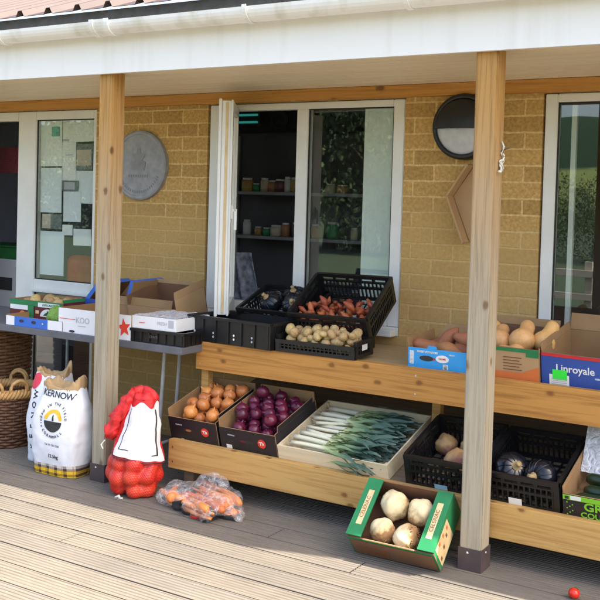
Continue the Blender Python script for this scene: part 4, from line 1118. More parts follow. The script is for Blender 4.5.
TU = .18
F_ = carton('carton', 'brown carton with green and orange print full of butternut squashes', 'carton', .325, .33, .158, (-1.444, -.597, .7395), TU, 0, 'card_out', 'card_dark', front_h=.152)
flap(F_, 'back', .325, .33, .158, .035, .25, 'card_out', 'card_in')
panel(F_, 'green_band', -.16, .1615, .135, .1515, M['green_card']); panel(F_, 'green_tab', .105, .1615, .116, .1345, M['green_card'])
panel(F_, 'orange_band', -.16, .1615, .004, .040, M['orange']); bm = bmesh.new(); poly_prism(bm, [(.085, .0402), (.1615, .0402), (.1615, .075)], -.0018, -.001); fin(bm, 'orange_wedge', M['orange'], F_)
for k in range(5): panel(F_, 'print_line', .0, .085 - .01 * (k % 2), .050 + k * .014, .054 + k * .014, M['brown_ink'])
for i, (P, s_, rt, lb) in enumerate((((.045, .10, .150), .063, (-1.2, 0, 0), 'butternut squash with its dark blossom end facing out'), ((.128, .15, .135), .058, (-.9, .5, 0), 'tall butternut squash in the right corner of its carton'), ((-.055, .11, .135), .058, (-1.3, .2, .2), 'butternut squash beside the post in the brown carton'), ((.05, .06, .110), .047, (-1.57, 0, 1.35), 'butternut squash lying along the front of the brown carton'), ((-.1, .2, .12), .056, (-1.2, 0, .5), 'butternut squash behind the post'))):
    b_ = veg('butternut_squash', 'pear', 'butternut', P, s_, lb, 'butternut squash', rot=rt, host=F_, var=i % 4)
    if i == 0:
        bm = bmesh.new(); bmesh.ops.create_icosphere(bm, subdivisions=2, radius=.10); bmesh.ops.transform(bm, matrix=Matrix.Translation((.0, .0, -.645)) @ Matrix.Diagonal((1, 1, .4, 1)), verts=bm.verts[:])
        o = fin(bm, 'blossom_scar', M['brown_ink'], b_, True)
G_ = carton('carton', 'empty blue and red printed carton with its brown flaps open', 'carton', .41, .36, .150, (-1.068, -.600, .7395), TU, -.06, 'blue_card', 'card_in', front_h=.146)
panel(G_, 'red_band', -.2045, .2045, .132, .1455, M['red'])
text(G_, 'Linroyale', .046, -.055, .082, M['white_ink'], -.0012, 0, .0005); panel(G_, 'print_line', .03, .12, .052, .056, M['sky_blue'])
text(G_, 'RED & BLUE', .011, .062, .053, M['white_ink'], -.0024)
panel(G_, 'white_label', -.170, -.082, .002, .052, M['white_ink'])
for k in range(4): panel(G_, 'label_line', -.16, -.092, .008 + k * .008, .0105 + k * .008, M['grey_ink'], -.0022)
panel(G_, 'green_sticker', -.155, -.090, .030, .075, M['neon_green'], -.0022)
flap(G_, 'left', .41, .36, .150, .035, .10, 'card_out', 'card_in'); flap(G_, 'back', .41, .36, .150, .075, .35, 'card_out', 'card_in'); flap(G_, 'right', .41, .36, .15, .08, .5, 'card_out', 'card_in')

# ================================================================== folding table
tb = thing('folding_table', 'grey topped folding table with pale tube legs under the window', 'table', (-4.2, -.5, 0))
box('tabletop', -1.1, 1.100, -.322, .30, .694, .7325, M['grey_table'], tb, .004)
for sx in (-1, 1):
    for yy in ((.06, .20) if sx > 0 else (-.2, .2)):
        xx = .635 if sx > 0 else -.80
        bm = bmesh.new(); tube(bm, [(xx + .05 * sx, yy, .693), (xx + .035 * sx, yy, .62), (xx, yy, .05), (xx, yy, .001)], .0115, 10); fin(bm, 'leg', M['tube'], tb, True)
    bm = bmesh.new(); tube(bm, [(xx, .06 if sx > 0 else -.20, .08), (xx, .20, .08)], .010, 8); fin(bm, 'leg_brace', M['tube'], tb, True)
TZ = .733
U_ = carton('carton', 'shallow blue carton tray with white ends at the front left of the table', 'carton', .46, .30, .062, (-4.195, -.815, TZ), 0, 0, 'bright_blue', 'card_in', front_h=.056)
panel(U_, 'white_end', .115, .2295, .002, .0555, M['white_card']); panel(U_, 'white_end', -.2295, -.16, .002, .0555, M['white_card'])
for x in (-.10, .0): disc(U_, 'hand_hole', x, .032, .018, .008, M['ink'], -.0022)
disc(U_, 'vent_hole', .075, .030, .006, .006, M['grey_ink'], -.0022)
veg('green_cabbage', 'ball', 'melon', (.085, .095, .066), .058, 'round green cabbage in the blue tray beside the white carton', 'cabbage', rot=(0, 0, 0), host=U_, var=0)
T_ = carton('carton', 'green and maroon carton with a white oval crest, filled with tan roots', 'carton', .44, .30, .130, (-4.37, -.640, TZ + .0), 0, .02, 'maroon', 'card_in')
panel(T_, 'green_band', -.22, .219, .098, .1295, M['green_card']); panel(T_, 'white_band', .02, .195, .096, .122, M['white_ink'], -.0022)
text(T_, 'AVOCADOS', .019, .108, .109, M['green_card'], -.0036, 0, .0004)
bm = bmesh.new(); poly_prism(bm, [(.10 + .062 * math.cos(a), .040 + .046 * math.sin(a)) for a in [PI * k / 20 for k in range(21)]], -.002, -.001); fin(bm, 'white_crest', M['white_ink'], T_)
bm = bmesh.new(); poly_prism(bm, [(.064, .047), (.136, .047), (.122, .060), (.108, .066), (.100, .078), (.092, .066), (.078, .060)], -.0034, -.0022); fin(bm, 'crest_mark', plain('dark_green_print', (.03, .09, .05)), T_)
panel(T_, 'cream_square', .0, .028, .055, .075, M['cream'], -.0022); panel(T_, 'cream_square', .178, .206, .055, .075, M['cream'], -.0022)
panel(T_, 'white_corner', -.215, -.065, .070, .0975, M['white_ink'], -.0022); disc(T_, 'red_spot', -.11, .040, .025, .025, M['orange'], -.0022); panel(T_, 'green_corner', -.062, -.014, .02, .0975, M['green_card'], -.0034)
flap(T_, 'right', .44, .30, .13, .02, -.4, 'green_card', 'card_in')
for i, (x, y, z, q_) in enumerate(settle(34, -.205, .20, .012, .285, .034, .006, .2, seed=14)):
    if z < .165: veg('tan_root', 'lump', 'potato', (x, y, z), q_ * .95, 'tan root in the green and maroon carton', 'root vegetable', 'tan roots in the crested carton', host=T_)

V_ = carton('carton', 'long white carton with a red star on the folding table', 'carton', .545, .34, .138, (-3.727, -.812, TZ), 0, .0, 'white_card', 'card_in', front_h=.136)
panel(V_, 'print_line', -.262, -.14, .076, .079, M['star_red']); text(V_, 'KOO', .046, -.085, .075, M['grey_ink'], -.0012, 0, .0002)
panel(V_, 'print_line', -.12, -.06, .042, .046, M['grey_ink']); disc(V_, 'hand_hole', -.165, .010, .022, .007, M['ink'])
bm = bmesh.new(); st_ = []
for k in range(10):
    a = PI / 2 + 2 * PI * k / 10 + .15; rr = .052 if k % 2 == 0 else .023; st_.append((.222 + rr * math.cos(a) * .95, .066 + rr * math.sin(a)))
poly_prism(bm, st_, -.0018, -.001); fin(bm, 'red_star', M['star_red'], V_); panel(V_, 'print_line', .150, .178, .076, .079, M['star_red'])
for s_, L_f, an in (('back', .05, .2),): flap(V_, s_, .545, .34, .138, L_f, an, 'white_card', 'card_in')
Y_ = crate('black ribbed crate under a white tray at the right end of the table', .36, .29, .070, (-3.277, -.808, TZ + .001), 0, .02, 'rib')
text(Y_, 'CRATE', .018, -.02, .034, plain('dim_ink', (.09, .09, .095)), -.0052, 0, .0002)
Z_ = carton('tray', 'white card tray with clear film top lying on the black ribbed crate', 'tray', .297, .29, .066, (-3.302, -.806, TZ + .0735), 0, .02, 'white_card', 'white_card')
text(Z_, 'FRESH', .024, .055, .036, M['grey_ink'], -.0012); panel(Z_, 'grey_code', .098, .132, .018, .058, M['grey_ink']); panel(Z_, 'red_dash', -.10, -.06, .030, .033, M['star_red'])
bm = bmesh.new(); rows = [[bm.verts.new((-.146 + .292 * i / 12, .002 + .286 * j / 10, .0675 + .010 * abs(noise.noise(Vector((i * .7, j * .8, 2)))))) for i in range(13)] for j in range(11)]
for A, B in zip(rows, rows[1:]):
    for i in range(12): bm.faces.new((A[i], A[i + 1], B[i + 1], B[i]))
fin(bm, 'film_top', M['film_lid'], Z_, True)
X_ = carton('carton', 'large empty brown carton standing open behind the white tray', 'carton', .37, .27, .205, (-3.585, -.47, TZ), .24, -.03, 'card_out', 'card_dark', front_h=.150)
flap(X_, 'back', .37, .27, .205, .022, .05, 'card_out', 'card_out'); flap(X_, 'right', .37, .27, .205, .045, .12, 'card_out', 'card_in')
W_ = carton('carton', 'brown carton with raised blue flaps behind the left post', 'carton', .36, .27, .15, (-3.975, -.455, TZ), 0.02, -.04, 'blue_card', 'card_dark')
flap(W_, 'left', .36, .27, .15, .15, -.75, 'blue_card', 'card_dark', t=.026, edge='bright_blue'); flap(W_, 'right', .36, .27, .15, .13, .30, 'card_in', 'card_dark', t=.026, edge='bright_blue'); flap(W_, 'back', .36, .27, .15, .10, .2, 'card_out', 'card_in')

# ================================================================== on the deck
N_ = carton('carton', 'green carton of celeriac tipped up against the lower plank', 'carton', .396, .285, .137, (-1.713, -1.075, .006), .72, .027, 'green_card', 'card_dark', front_h=.125)
for sx in (-1, 1):
    x0, x1 = sorted((sx * .198, sx * .128))
    bm = bmesh.new(); bx(bm, x0, x1, .001, .284, .1375, .1435); fin(bm, 'top_flap', M['green_card'], N_)
    xc = sx * .160
    b2 = bmesh.new(); bx(b2, xc - .013, xc + .013, .055, .225, .1440, .1446); fin(b2, 'cream_strip', M['cream'], N_)
    t_ = text_bm('CELERIAC', .024, .0003); bmesh.ops.transform(t_, matrix=Matrix.Translation((xc, .14, .1452)) @ Matrix.Rotation(PI / 2, 4, 'Z'), verts=t_.verts[:]); fin(t_, 'lettering', M['brown_ink'], N_)
panel(N_, 'brown_front', -.19, .19, .004, .110, M['card_dark']); panel(N_, 'print_patch', -.15, -.02, .02, .07, M['brown_ink'], -.0022)
bm = bmesh.new()
bx(bm, .1985, .1995, .02, .17, .008, .125); fin(bm, 'cream_picture', M['cream'], N_)
for k in range(6):
    b2 = bmesh.new(); yy, zz = .03 + .022 * k, .03 + .07 * abs(math.sin(k * 1.7)); bx(b2, .1996, .2002, yy, yy + .014, zz, zz + .02); fin(b2, 'print_mark', M['orange' if k % 2 else 'brown_ink'], N_)
flap(N_, 'front', .25, .285, .126, .018, .6, 'card_in', 'card_in', inset=.01)
for i, (P, r_, lb) in enumerate((((-.060, .205, .088), .062, 'large celeriac at the back left of the tipped green carton'), ((.066, .195, .088), .059, 'celeriac at the back right of the tipped green carton'), ((-.072, .078, .082), .053, 'small celeriac at the front left of the tipped green carton'), ((.042, .070, .080), .058, 'root covered celeriac at the front right of the tipped green carton'))):
    o = veg('celeriac', 'ball', 'celeriac', P, r_, lb, 'celeriac', rot=(.5, .3 * i, i * 1.4), host=N_, var=i)
    bm = bmesh.new(); rn = random.Random(i)
    for k in range(34 if i != 3 else 80):
        a, b_ = rn.uniform(0, 6.3), rn.uniform(-1.2, -.45 if i != 3 else .35); p = Vector((math.cos(a) * math.cos(b_), math.sin(a) * math.cos(b_), math.sin(b_)))
        tz = p + Vector((rn.uniform(-.25, .25), rn.uniform(-.25, .25), rn.uniform(-.3, .1))); tz = tz.normalized() * 1.10
        tube(bm, [p * .98, (p + tz).normalized() * 1.10, tz], [.05, .035, .012], 5)
    fin(bm, 'root_hairs', M['root_hair'], o, True)

tm = thing('tomato', 'small red tomato lying on the deck by the right post', 'tomato', (-.985, -1.005, .022))
bm = bmesh.new(); bmesh.ops.create_uvsphere(bm, u_segments=20, v_segments=12, radius=.0225)
for v in bm.verts: v.co.z *= .92
fin(bm, 'body', M['tomato'], tm, True)
bm = bmesh.new()
for k in range(5):
    a = 2 * PI * k / 5; tube(bm, [(0, 0, .021), (.007 * math.cos(a), .007 * math.sin(a), .0225), (.013 * math.cos(a), .013 * math.sin(a), .0205)], [.002, .0018, .0005], 5)
o = fin(bm, 'calyx', M['leaf_green'], tm); o.rotation_euler = (-.5, .4, 0)
tg = thing('string_scrap', 'white scrap of string on the deck by the red net bag', 'string', (-3.235, -1.125, .001))
bm = bmesh.new(); tube(bm, [(-.02, .02, .004), (-.012, -.005, .004), (.0, .008, .006), (.012, -.004, .004), (.028, .004, .004)], .0045, 6); tube(bm, [(-.01, 0, .005), (-.004, .012, .012), (.006, .008, .006)], .004, 6); fin(bm, 'string', M['twine'], tg, True)

# ---- star shaped skins
def skin_over(balls, c, sub=5, pad=.004, floor=.003, soft=.012, wrinkle=0.0, seed=0):
    bm = bmesh.new(); bmesh.ops.create_icosphere(bm, subdivisions=sub, radius=1)
    c = Vector(c)
    for v in bm.verts:
        d = v.co.normalized(); hits = []
        for p, r in balls:
            o = Vector(p) - c; b = o.dot(d); q_ = b * b - o.length_squared + (r + pad) ** 2
            if q_ >= 0: hits.append(b + math.sqrt(q_))
            else: hits.append(max(.0, b) * .90 - math.sqrt(-q_) * .55)
        m_ = max(hits)
        s_ = sum(math.exp((h - m_) / soft) for h in hits); rad = m_ + soft * .35 * math.log(max(1, s_))
        if wrinkle: rad += wrinkle * (noise.noise(d * 3.2 + Vector((seed, 0, 0))) + .6 * abs(noise.noise(d * 9 + Vector((0, seed, 0)))))
        v.co = c + d * max(.01, rad)
        if v.co.z < floor: v.co.z = floor
    return bm

# red net bag of onions
nb_c = Vector((-3.225, -1.015, .135)); rb = random.Random(31); balls = []
for ring_i, (z, n, rx, ry) in enumerate(((.050, 6, .086, .074), (.108, 8, .110, .088), (.165, 7, .098, .084), (.11, 3, .04, .04))):
    for k in range(n):
        a = 2 * PI * (k + .5 * (ring_i % 2)) / n + rb.uniform(-.1, .1)
        balls.append(((nb_c.x + rx * math.cos(a), nb_c.y + ry * math.sin(a), z + rb.uniform(-.012, .012)), rb.uniform(.042, .053)))
nbag = thing('net_bag', 'red net bag of onions with a white label beside the left post', 'net bag', (nb_c.x, nb_c.y, 0))
bm = skin_over(balls, nb_c, 5, .001, soft=.014)
for _ in range(1): bmesh.ops.smooth_vert(bm, verts=bm.verts[:], factor=.5, use_axis_x=True, use_axis_y=True, use_axis_z=True)
bmesh.ops.transform(bm, matrix=Matrix.Translation((-nb_c.x, -nb_c.y, 0)), verts=bm.verts[:])
bv_net = BVHTree.FromBMesh(bm); fin(bm, 'net_body', M['net'], nbag, True)
# upper bag: a narrowing sleeve, white label round it, red gathered mouth
def sleeve(z0, z1, seg=40, rows=14, fun=None):
    bm = bmesh.new(); rr = []
    for j in range(rows + 1):
        f = j / rows; row = []
        for k in range(seg): row.append(bm.verts.new(fun(f, 2 * PI * k / seg)))
        rr.append(row)
    for A, B in zip(rr, rr[1:]):
        for k in range(seg): bm.faces.new((A[k], A[(k + 1) % seg], B[(k + 1) % seg], B[k]))
    return bm
def f_sleeve(f, a, pad=0):
    z = .190 + .305 * f; rx = .138 - .064 * f ** .85 + pad; ry = .124 - .066 * f ** .9 + pad
    w_ = 1 + .035 * math.sin(3 * a + 5 * f) + .13 * noise.noise(Vector((math.cos(a) * 2.4, math.sin(a) * 2.4, f * 4))) + .05 * noise.noise(Vector((math.cos(a) * 7, math.sin(a) * 7, f * 9)))
    return (.006 + .034 * f + rx * math.cos(a) * w_, .004 + .012 * f + ry * math.sin(a) * w_, z - .022 * math.cos(a - .5) * (1 - f) + .010 * noise.noise(Vector((math.cos(a) * 3, math.sin(a) * 3, f * 2))))
bm = sleeve(0, 1, fun=lambda f, a: f_sleeve(f * 1.0, a)); fin(bm, 'net_sleeve', M['knot_red'], nbag, True)
A0, A1 = R(-112), R(16)
bm = bmesh.new(); rows = [[bm.verts.new(f_sleeve(.05 + (.86 - .06 * math.sin(k * .5)) * j / 16, A0 + (A1 - A0) * k / 24, .006)) for k in range(25)] for j in range(17)]
for A, B in zip(rows, rows[1:]):
    for k in range(24): bm.faces.new((A[k], A[k + 1], B[k + 1], B[k]))
fin(bm, 'white_label', plain('white_label_film', (.80, .79, .80), (.70, .69, .71), 7, .4, bmp=.5, bdist=.01), nbag, True)
for pth, r_b in (([(.16 + .66 * k / 12, R(-98)) for k in range(13)], .0022), ([(.14 + .70 * k / 12, R(-4)) for k in range(13)], .0045), ([(.16, R(-98 + 24 * k / 8)) for k in range(9)], .0022), ([(.14, R(-20 + 16 * k / 6)) for k in range(7)], .0025)):
    bm = bmesh.new(); tube(bm, [f_sleeve(f, a, .0065) for f, a in pth], r_b, 6); fin(bm, 'black_border', M['ink'], nbag, True)
bm = bmesh.new(); tube(bm, [f_sleeve(.02, 2 * PI * k / 40, .003) for k in range(40)], .0035, 6, True); fin(bm, 'hem_line', M['maroon'], nbag, True)
def f_top(f, a):
    b = f_sleeve(1.0, a); nz = noise.noise(Vector((math.cos(a) * 3, math.sin(a) * 3, f * 3)))
    k = math.cos(f * PI / 2 * .9995) ** .8 * (1 + .13 * math.sin(7 * a + 3 * nz) * math.sin(f * PI) + .2 * nz * f)
    return (.040 + (b[0] - .040) * k * 1.03 - .012 * f, .016 + (b[1] - .016) * k * 1.05, .494 + .040 * math.sin(f * PI / 2) + .016 * math.sin(2 * a + 1) * f + .02 * nz * f)
bm = sleeve(0, 1, rows=8, fun=f_top); fin(bm, 'gathered_mouth', M['knot_red'], nbag, True)
bm = bmesh.new(); pts = [(.005, -.020, .52), (-.020, -.040, .485), (-.042, -.050, .44), (-.066, -.058, .395), (-.085, -.062, .355), (-.104, -.064, .315), (-.122, -.064, .275)]
tube(bm, pts, [.024, .031, .033, .038, .034, .040, .020], 20)
bmesh.ops.subdivide_edges(bm, edges=bm.edges[:], cuts=2, use_grid_fill=True)
for v in bm.verts: v.co += Vector((noise.noise(v.co * 34), noise.noise(v.co * 30 + Vector((3, 0, 0))), noise.noise(v.co * 30 + Vector((0, 5, 0))))) * .016 + Vector((noise.noise(v.co * 80), noise.noise(v.co * 80 + Vector((3, 0, 0))), 0)) * .006
fin(bm, 'gathered_tail', M['knot_red'], nbag, True)
bm = bmesh.new(); tube(bm, [(-.120, -.095, .275), (-.135, -.105, .25), (-.128, -.1, .23)], .004, 6); fin(bm, 'tie', M['twine'], nbag)

# carrots in a clear bag
cc = Vector((-2.795, -.965, .045)); balls = []; rc = random.Random(8)
CG = 'carrots inside the clear plastic bag'
for k in range(18):
    lay = k % 2; y = -.13 + .26 * (k // 2) / 8 + rc.uniform(-.012, .012); a = rc.uniform(-.14, .14) + (-.42)
    P = Vector((cc.x + rc.uniform(-.045, .055) - y * .15, cc.y + y, 0.022 + .030 * lay))
    fl = rc.random() < .5
    veg('carrot', 'taper', 'carrot', P, (.185, .135, .135), 'carrot inside the clear plastic bag on the deck', 'carrot', CG, (0, rc.uniform(-.05, .08), a + (PI if fl else 0)))
    for t in (-.14, -.07, 0, .07, .14): balls.append(((P.x + math.cos(a) * t, P.y + math.sin(a) * t, P.z), .024))
balls += [((cc.x - .20, cc.y - .0, .045), .05), ((cc.x - .19, cc.y - .08, .035), .042), ((cc.x - .01, cc.y + .05, .118), .030), ((cc.x - .05, cc.y + .05, .100), .034), ((cc.x + .04, cc.y + .05, .105), .030), ((cc.x + .22, cc.y - .05, .02), .025), ((cc.x + .25, cc.y - .09, .01), .016)]
for t in range(2):
    veg('carrot', 'taper', 'carrot', (cc.x - .20, cc.y - .02 - .05 * t, .045), (.11, .17, .17), 'carrot inside the clear plastic bag on the deck', 'carrot', CG, (0, .1, 2.0 + .5 * t))
cb_ = thing('plastic_bag', 'clear plastic bag of carrots slumped on the deck', 'plastic bag', (cc.x, cc.y, 0))
bm = skin_over(balls, cc, 6, .007, .002, soft=.02, wrinkle=.006, seed=4)
for v in bm.verts:
    if v.co.z > .012: v.co += (v.co - cc).normalized() * .007 * (1 - 2 * abs(noise.noise(v.co * 17))) * (1 if v.co.z > .03 else .4)
bmesh.ops.smooth_vert(bm, verts=bm.verts[:], factor=.5, use_axis_x=True, use_axis_y=True, use_axis_z=True)
bmesh.ops.smooth_vert(bm, verts=bm.verts[:], factor=.5, use_axis_x=True, use_axis_y=True, use_axis_z=True)
bmesh.ops.transform(bm, matrix=Matrix.Translation((-cc.x, -cc.y, 0)), verts=bm.verts[:])
bv = BVHTree.FromBMesh(bm); fin(bm, 'film', M['film'], cb_, True)
def patch(name, poly, m, off=.002, n=14):
    """a printed patch that follows the bag, poly in xz"""
    bm = bmesh.new(); xs_ = [p[0] for p in poly]; zs_ = [p[1] for p in poly]
    x0, x1, z0, z1 = min(xs_), max(xs_), min(zs_), max(zs_)
    def inside(x, z):
        c = False; j = len(poly) - 1
        for i in range(len(poly)):
            (xi, zi), (xj, zj) = poly[i], poly[j]
            if (zi > z) != (zj > z) and x < (xj - xi) * (z - zi) / (zj - zi) + xi: c = not c
            j = i
        return c
    vs_ = {}
    for j in range(n + 1):
        for i in range(n + 1):
            x, z = x0 + (x1 - x0) * i / n, z0 + (z1 - z0) * j / n
            h = bv.ray_cast(Vector((x, -2, z)), Vector((0, 1, 0)))
            if h[0] is not None: vs_[i, j] = bm.verts.new(h[0] + Vector((0, -off, off * .5)))
    for j in range(n):
        for i in range(n):
            if all(k in vs_ for k in ((i, j), (i + 1, j), (i + 1, j + 1), (i, j + 1))) and inside(x0 + (x1 - x0) * (i + .5) / n, z0 + (z1 - z0) * (j + .5) / n):
                bm.faces.new((vs_[i, j], vs_[i + 1, j], vs_[i + 1, j + 1], vs_[i, j + 1]))
    for v in [v for v in bm.verts if not v.link_faces]: bm.verts.remove(v)
    return fin(bm, name, m, cb_, True)
patch('black_print', [(-.13, .004), (-.10, .045), (-.045, .062), (-.01, .03), (.03, .004)], M['ink'], n=26)
patch('red_print', [(.035, .004), (.045, .022), (.09, .02), (.10, .004)], M['star_red'], n=16)
patch('black_print', [(.12, .004), (.14, .02), (.22, .03), (.25, .004)], M['ink'], n=18)
# ---- paper sacks
def sack(name, label, x, y, w, d, h, yaw, seed, front=True):
    r = thing(name, label, 'sack', (x, y, 0), (0, 0, yaw))
    def f(fz, a):
        ca, sa = math.cos(a), math.sin(a); e = .62
        sx = math.copysign(abs(ca) ** e, ca); sy = math.copysign(abs(sa) ** e, sa)
        bul = (.93 + .10 * math.sin(min(1, fz * 1.15) * PI)) * (1 - .22 * max(0, fz - .78) / .22)
        n_ = .008 * noise.noise(Vector((ca * 2 + seed, sa * 2, fz * 5))) + .006 * abs(noise.noise(Vector((ca * 5, sa * 5 + seed, fz * 11))))
        dd = d * (.80 + .25 * math.sin(min(1, fz * 1.1) * PI)) * (1 - .30 * max(0, fz - .7) / .3)
        lean = .02 * fz
        return ((w / 2 * bul + n_) * sx, (dd / 2 + n_) * sy + lean, .003 + h * fz + .012 * fz * math.sin(2 * a + seed))
    bm = sleeve(0, 1, 64, 40, f)
    bot = [bm.verts.new((0, 0, .003))]
    bm.verts.ensure_lookup_table(); ring0 = list(bm.verts)[:64]
    for k in range(64): bm.faces.new((ring0[(k + 1) % 64], ring0[k], bot[0]))
    bvh = BVHTree.FromBMesh(bm); fin(bm, 'sack_body', M['sack'], r, True)
    return r, bvh, f
def drape_part(r, bvh, bm, name, m, off=.0022):
    drape(bm, bvh, off); return fin(bm, name, m, r)
def put_text(r, bvh, s, size, x, z, m, rot=0, bold=.0006, sx=1.0, name='lettering'):
    bm = text_bm(s, size, .0003, bold)
    bmesh.ops.transform(bm, matrix=Matrix.Translation((x, 0, z)) @ Matrix.Rotation(PI / 2, 4, 'X') @ Matrix.Rotation(rot, 4, 'Z') @ Matrix.Diagonal((sx, 1, 1, 1)), verts=bm.verts[:])
    return drape_part(r, bvh, bm, name, m)
def arc_text(r, bvh, s, size, cx, cz, rad, a0, a1, m, flip=False):
    big = bmesh.new()
    for i, ch_ in enumerate(s):
        if ch_ == ' ': continue
        a = a0 + (a1 - a0) * i / (len(s) - 1); b2 = text_bm(ch_, size, .0003, .0004)
        T = Matrix.Translation((cx + rad * math.cos(a), 0, cz + rad * math.sin(a))) @ Matrix.Rotation(PI / 2, 4, 'X') @ Matrix.Rotation(a + (PI / 2 if flip else -PI / 2), 4, 'Z')
        bmesh.ops.transform(b2, matrix=T, verts=b2.verts[:]); me = bpy.data.meshes.new('t'); b2.to_mesh(me); b2.free(); big.from_mesh(me); bpy.data.meshes.remove(me)
    return drape_part(r, bvh, big, 'lettering', m)
def gridpoly(poly, n=16):
    """finely cut polygon in xz so that it can bend"""
    bm = bmesh.new(); bm.faces.new([bm.verts.new((x, 0, z)) for x, z in poly])
    bmesh.ops.triangulate(bm, faces=bm.faces[:])
    for _ in range(3): bmesh.ops.subdivide_edges(bm, edges=[e for e in bm.edges if e.calc_length() > .012], cuts=1)
    return bm
def rolled_kraft(r, f, seed, amt=1.0, spikes=()):
    """the rough kraft lining turned out round the open mouth"""
    bm = bmesh.new(); rr = []
    for j in range(7):
        row = []
        for k in range(72):
            a = 2 * PI * k / 72; b = Vector(f(1.0, a)); t = j / 6
            up = .046 * math.sin(t * PI) * (.7 + .7 * noise.noise(Vector((math.cos(a) * 2.2 + seed, math.sin(a) * 2.2, 1)))) * amt
            for sa, sh in spikes: up += sh * math.exp(-((math.atan2(math.sin(a - sa), math.cos(a - sa))) / .6) ** 2) * math.sin(t * PI)
            inn = 1.04 + .05 * math.sin(t * PI) - .42 * t * t + .05 * noise.noise(Vector((math.cos(a) * 4, math.sin(a) * 4, t * 3 + seed)))
            row.append(bm.verts.new((b.x * inn, b.y * inn, b.z - .022 + up + .011 * noise.noise(Vector((math.cos(a) * 5, math.sin(a) * 5, t * 5 + seed))))))
        rr.append(row)
    for A, B in zip(rr, rr[1:]):
        for k in range(72): bm.faces.new((A[k], A[(k + 1) % 72], B[(k + 1) % 72], B[k]))
    bm.faces.new(rr[-1])
    return fin(bm, 'kraft_lining', M['kraft'], r, True)
Q, qb, qf = sack('paper_sack', 'full white paper sack with a round yellow and black emblem', -3.795, -.965, .335, .21, .47, .02, 2)
rolled_kraft(Q, qf, 3, 1.1, ((R(60), .035), (R(5), .03)))
put_text(Q, qb, 'KERNOW', .048, .012, .430, M['ink'], -.04, .0004, 1.05)
cx_, cz_ = .022, .300
bm = gridpoly([(cx_ + .062 * math.cos(a), cz_ + .058 * math.sin(a)) for a in [R(8 + 164 * k / 24) for k in range(25)]] + [(cx_ - .045, cz_ + .004), (cx_ - .020, cz_ + .035), (cx_, cz_ + .042), (cx_ + .020, cz_ + .035), (cx_ + .045, cz_ + .004)])
drape_part(Q, qb, bm, 'yellow_arch', M['yellow'])
bm = gridpoly([(cx_ + .062 * math.cos(a), cz_ - .004 + .056 * math.sin(a)) for a in [R(180 + 180 * k / 24) for k in range(25)]]); drape_part(Q, qb, bm, 'dark_bowl', M['ink'])
bm = gridpoly([(cx_ - .006, cz_ - .001), (cx_ + .007, cz_ - .001), (cx_ + .004, cz_ + .028), (cx_ + .0, cz_ + .034), (cx_ - .004, cz_ + .026)]); drape_part(Q, qb, bm, 'dark_spire', M['ink'])
arc_text(Q, qb, 'PICKED IN THE FIELD', .019, cx_, cz_, .085, R(205), R(10), M['ink']); arc_text(Q, qb, 'CORNWALL', .021, cx_, cz_, .086, R(222), R(318), M['ink'], True)
put_text(Q, qb, 'Tel. 01 736 7250', .015, .030, .172, M['ink'], -.03, 0); put_text(Q, qb, '12.5kg', .027, .036, .112, M['ink'], -.03, .0004)
# tartan hem
bm = bmesh.new(); rr = []
for j in range(8):
    rr.append([bm.verts.new(Vector(qf(j / 7 * .135, 2 * PI * k / 96)) * 1.0 + Vector((math.cos(2 * PI * k / 96) * .0022, math.sin(2 * PI * k / 96) * .0022, 0))) for k in range(96)])
for A, B in zip(rr, rr[1:]):
    for k in range(96): bm.faces.new((A[k], A[(k + 1) % 96], B[(k + 1) % 96], B[k]))
def tartan():
    m, nt, b = new_mat('tartan'); tc = nd(nt, 'ShaderNodeTexCoord'); sp = nd(nt, 'ShaderNodeSeparateXYZ'); nt.links.new(tc.outputs['Object'], sp.inputs[0])
    def stripe(s, f, lo, ph=0): return maths(nt, 'GREATER_THAN', maths(nt, 'FRACT', maths(nt, 'ADD', maths(nt, 'MULTIPLY', s, f), ph)), lo)
    z = maths(nt, 'LESS_THAN', sp.outputs[2], .042); col = mixc(nt, z, (.74, .66, .56), (.80, .50, .02))
    v = stripe(sp.outputs[0], 1 / .058, .66); v2 = stripe(sp.outputs[0], 1 / .058, .90, .42); h = stripe(sp.outputs[2], 1 / .030, .55, .25)
    any_ = maths(nt, 'ADD', maths(nt, 'MULTIPLY', v, .55), maths(nt, 'MULTIPLY', h, .55))
    col = mixc(nt, maths(nt, 'MINIMUM', any_, .97), col, (.045, .02, .02)); col = mixc(nt, maths(nt, 'MULTIPLY', v2, .35), col, (.3, .03, .02))
    nt.links.new(col, b.inputs['Base Color']); b.inputs['Roughness'].default_value = .6; return m
fin(bm, 'tartan_hem', tartan(), Q, True)
Q2, q2b, q2f = sack('paper_sack', 'crumpled white paper sack standing behind the emblem sack', -4.005, -.845, .26, .19, .50, .12, 7)
rolled_kraft(Q2, q2f, 9, .8, ((R(35), .05), (R(180), .02)))
for i, ch_ in enumerate('KERNOW'): put_text(Q2, q2b, ch_, .046, -.055, .095 + i * .058, M['ink'], PI / 2 + .08, .001)
bm = gridpoly([(-.075 + .036 * math.cos(a) + .012 * math.sin(a), .455 + .046 * math.sin(a)) for a in [2 * PI * k / 20 for k in range(20)]]); drape_part(Q2, q2b, bm, 'red_seal', plain('pink_red', (.70, .05, .09)))

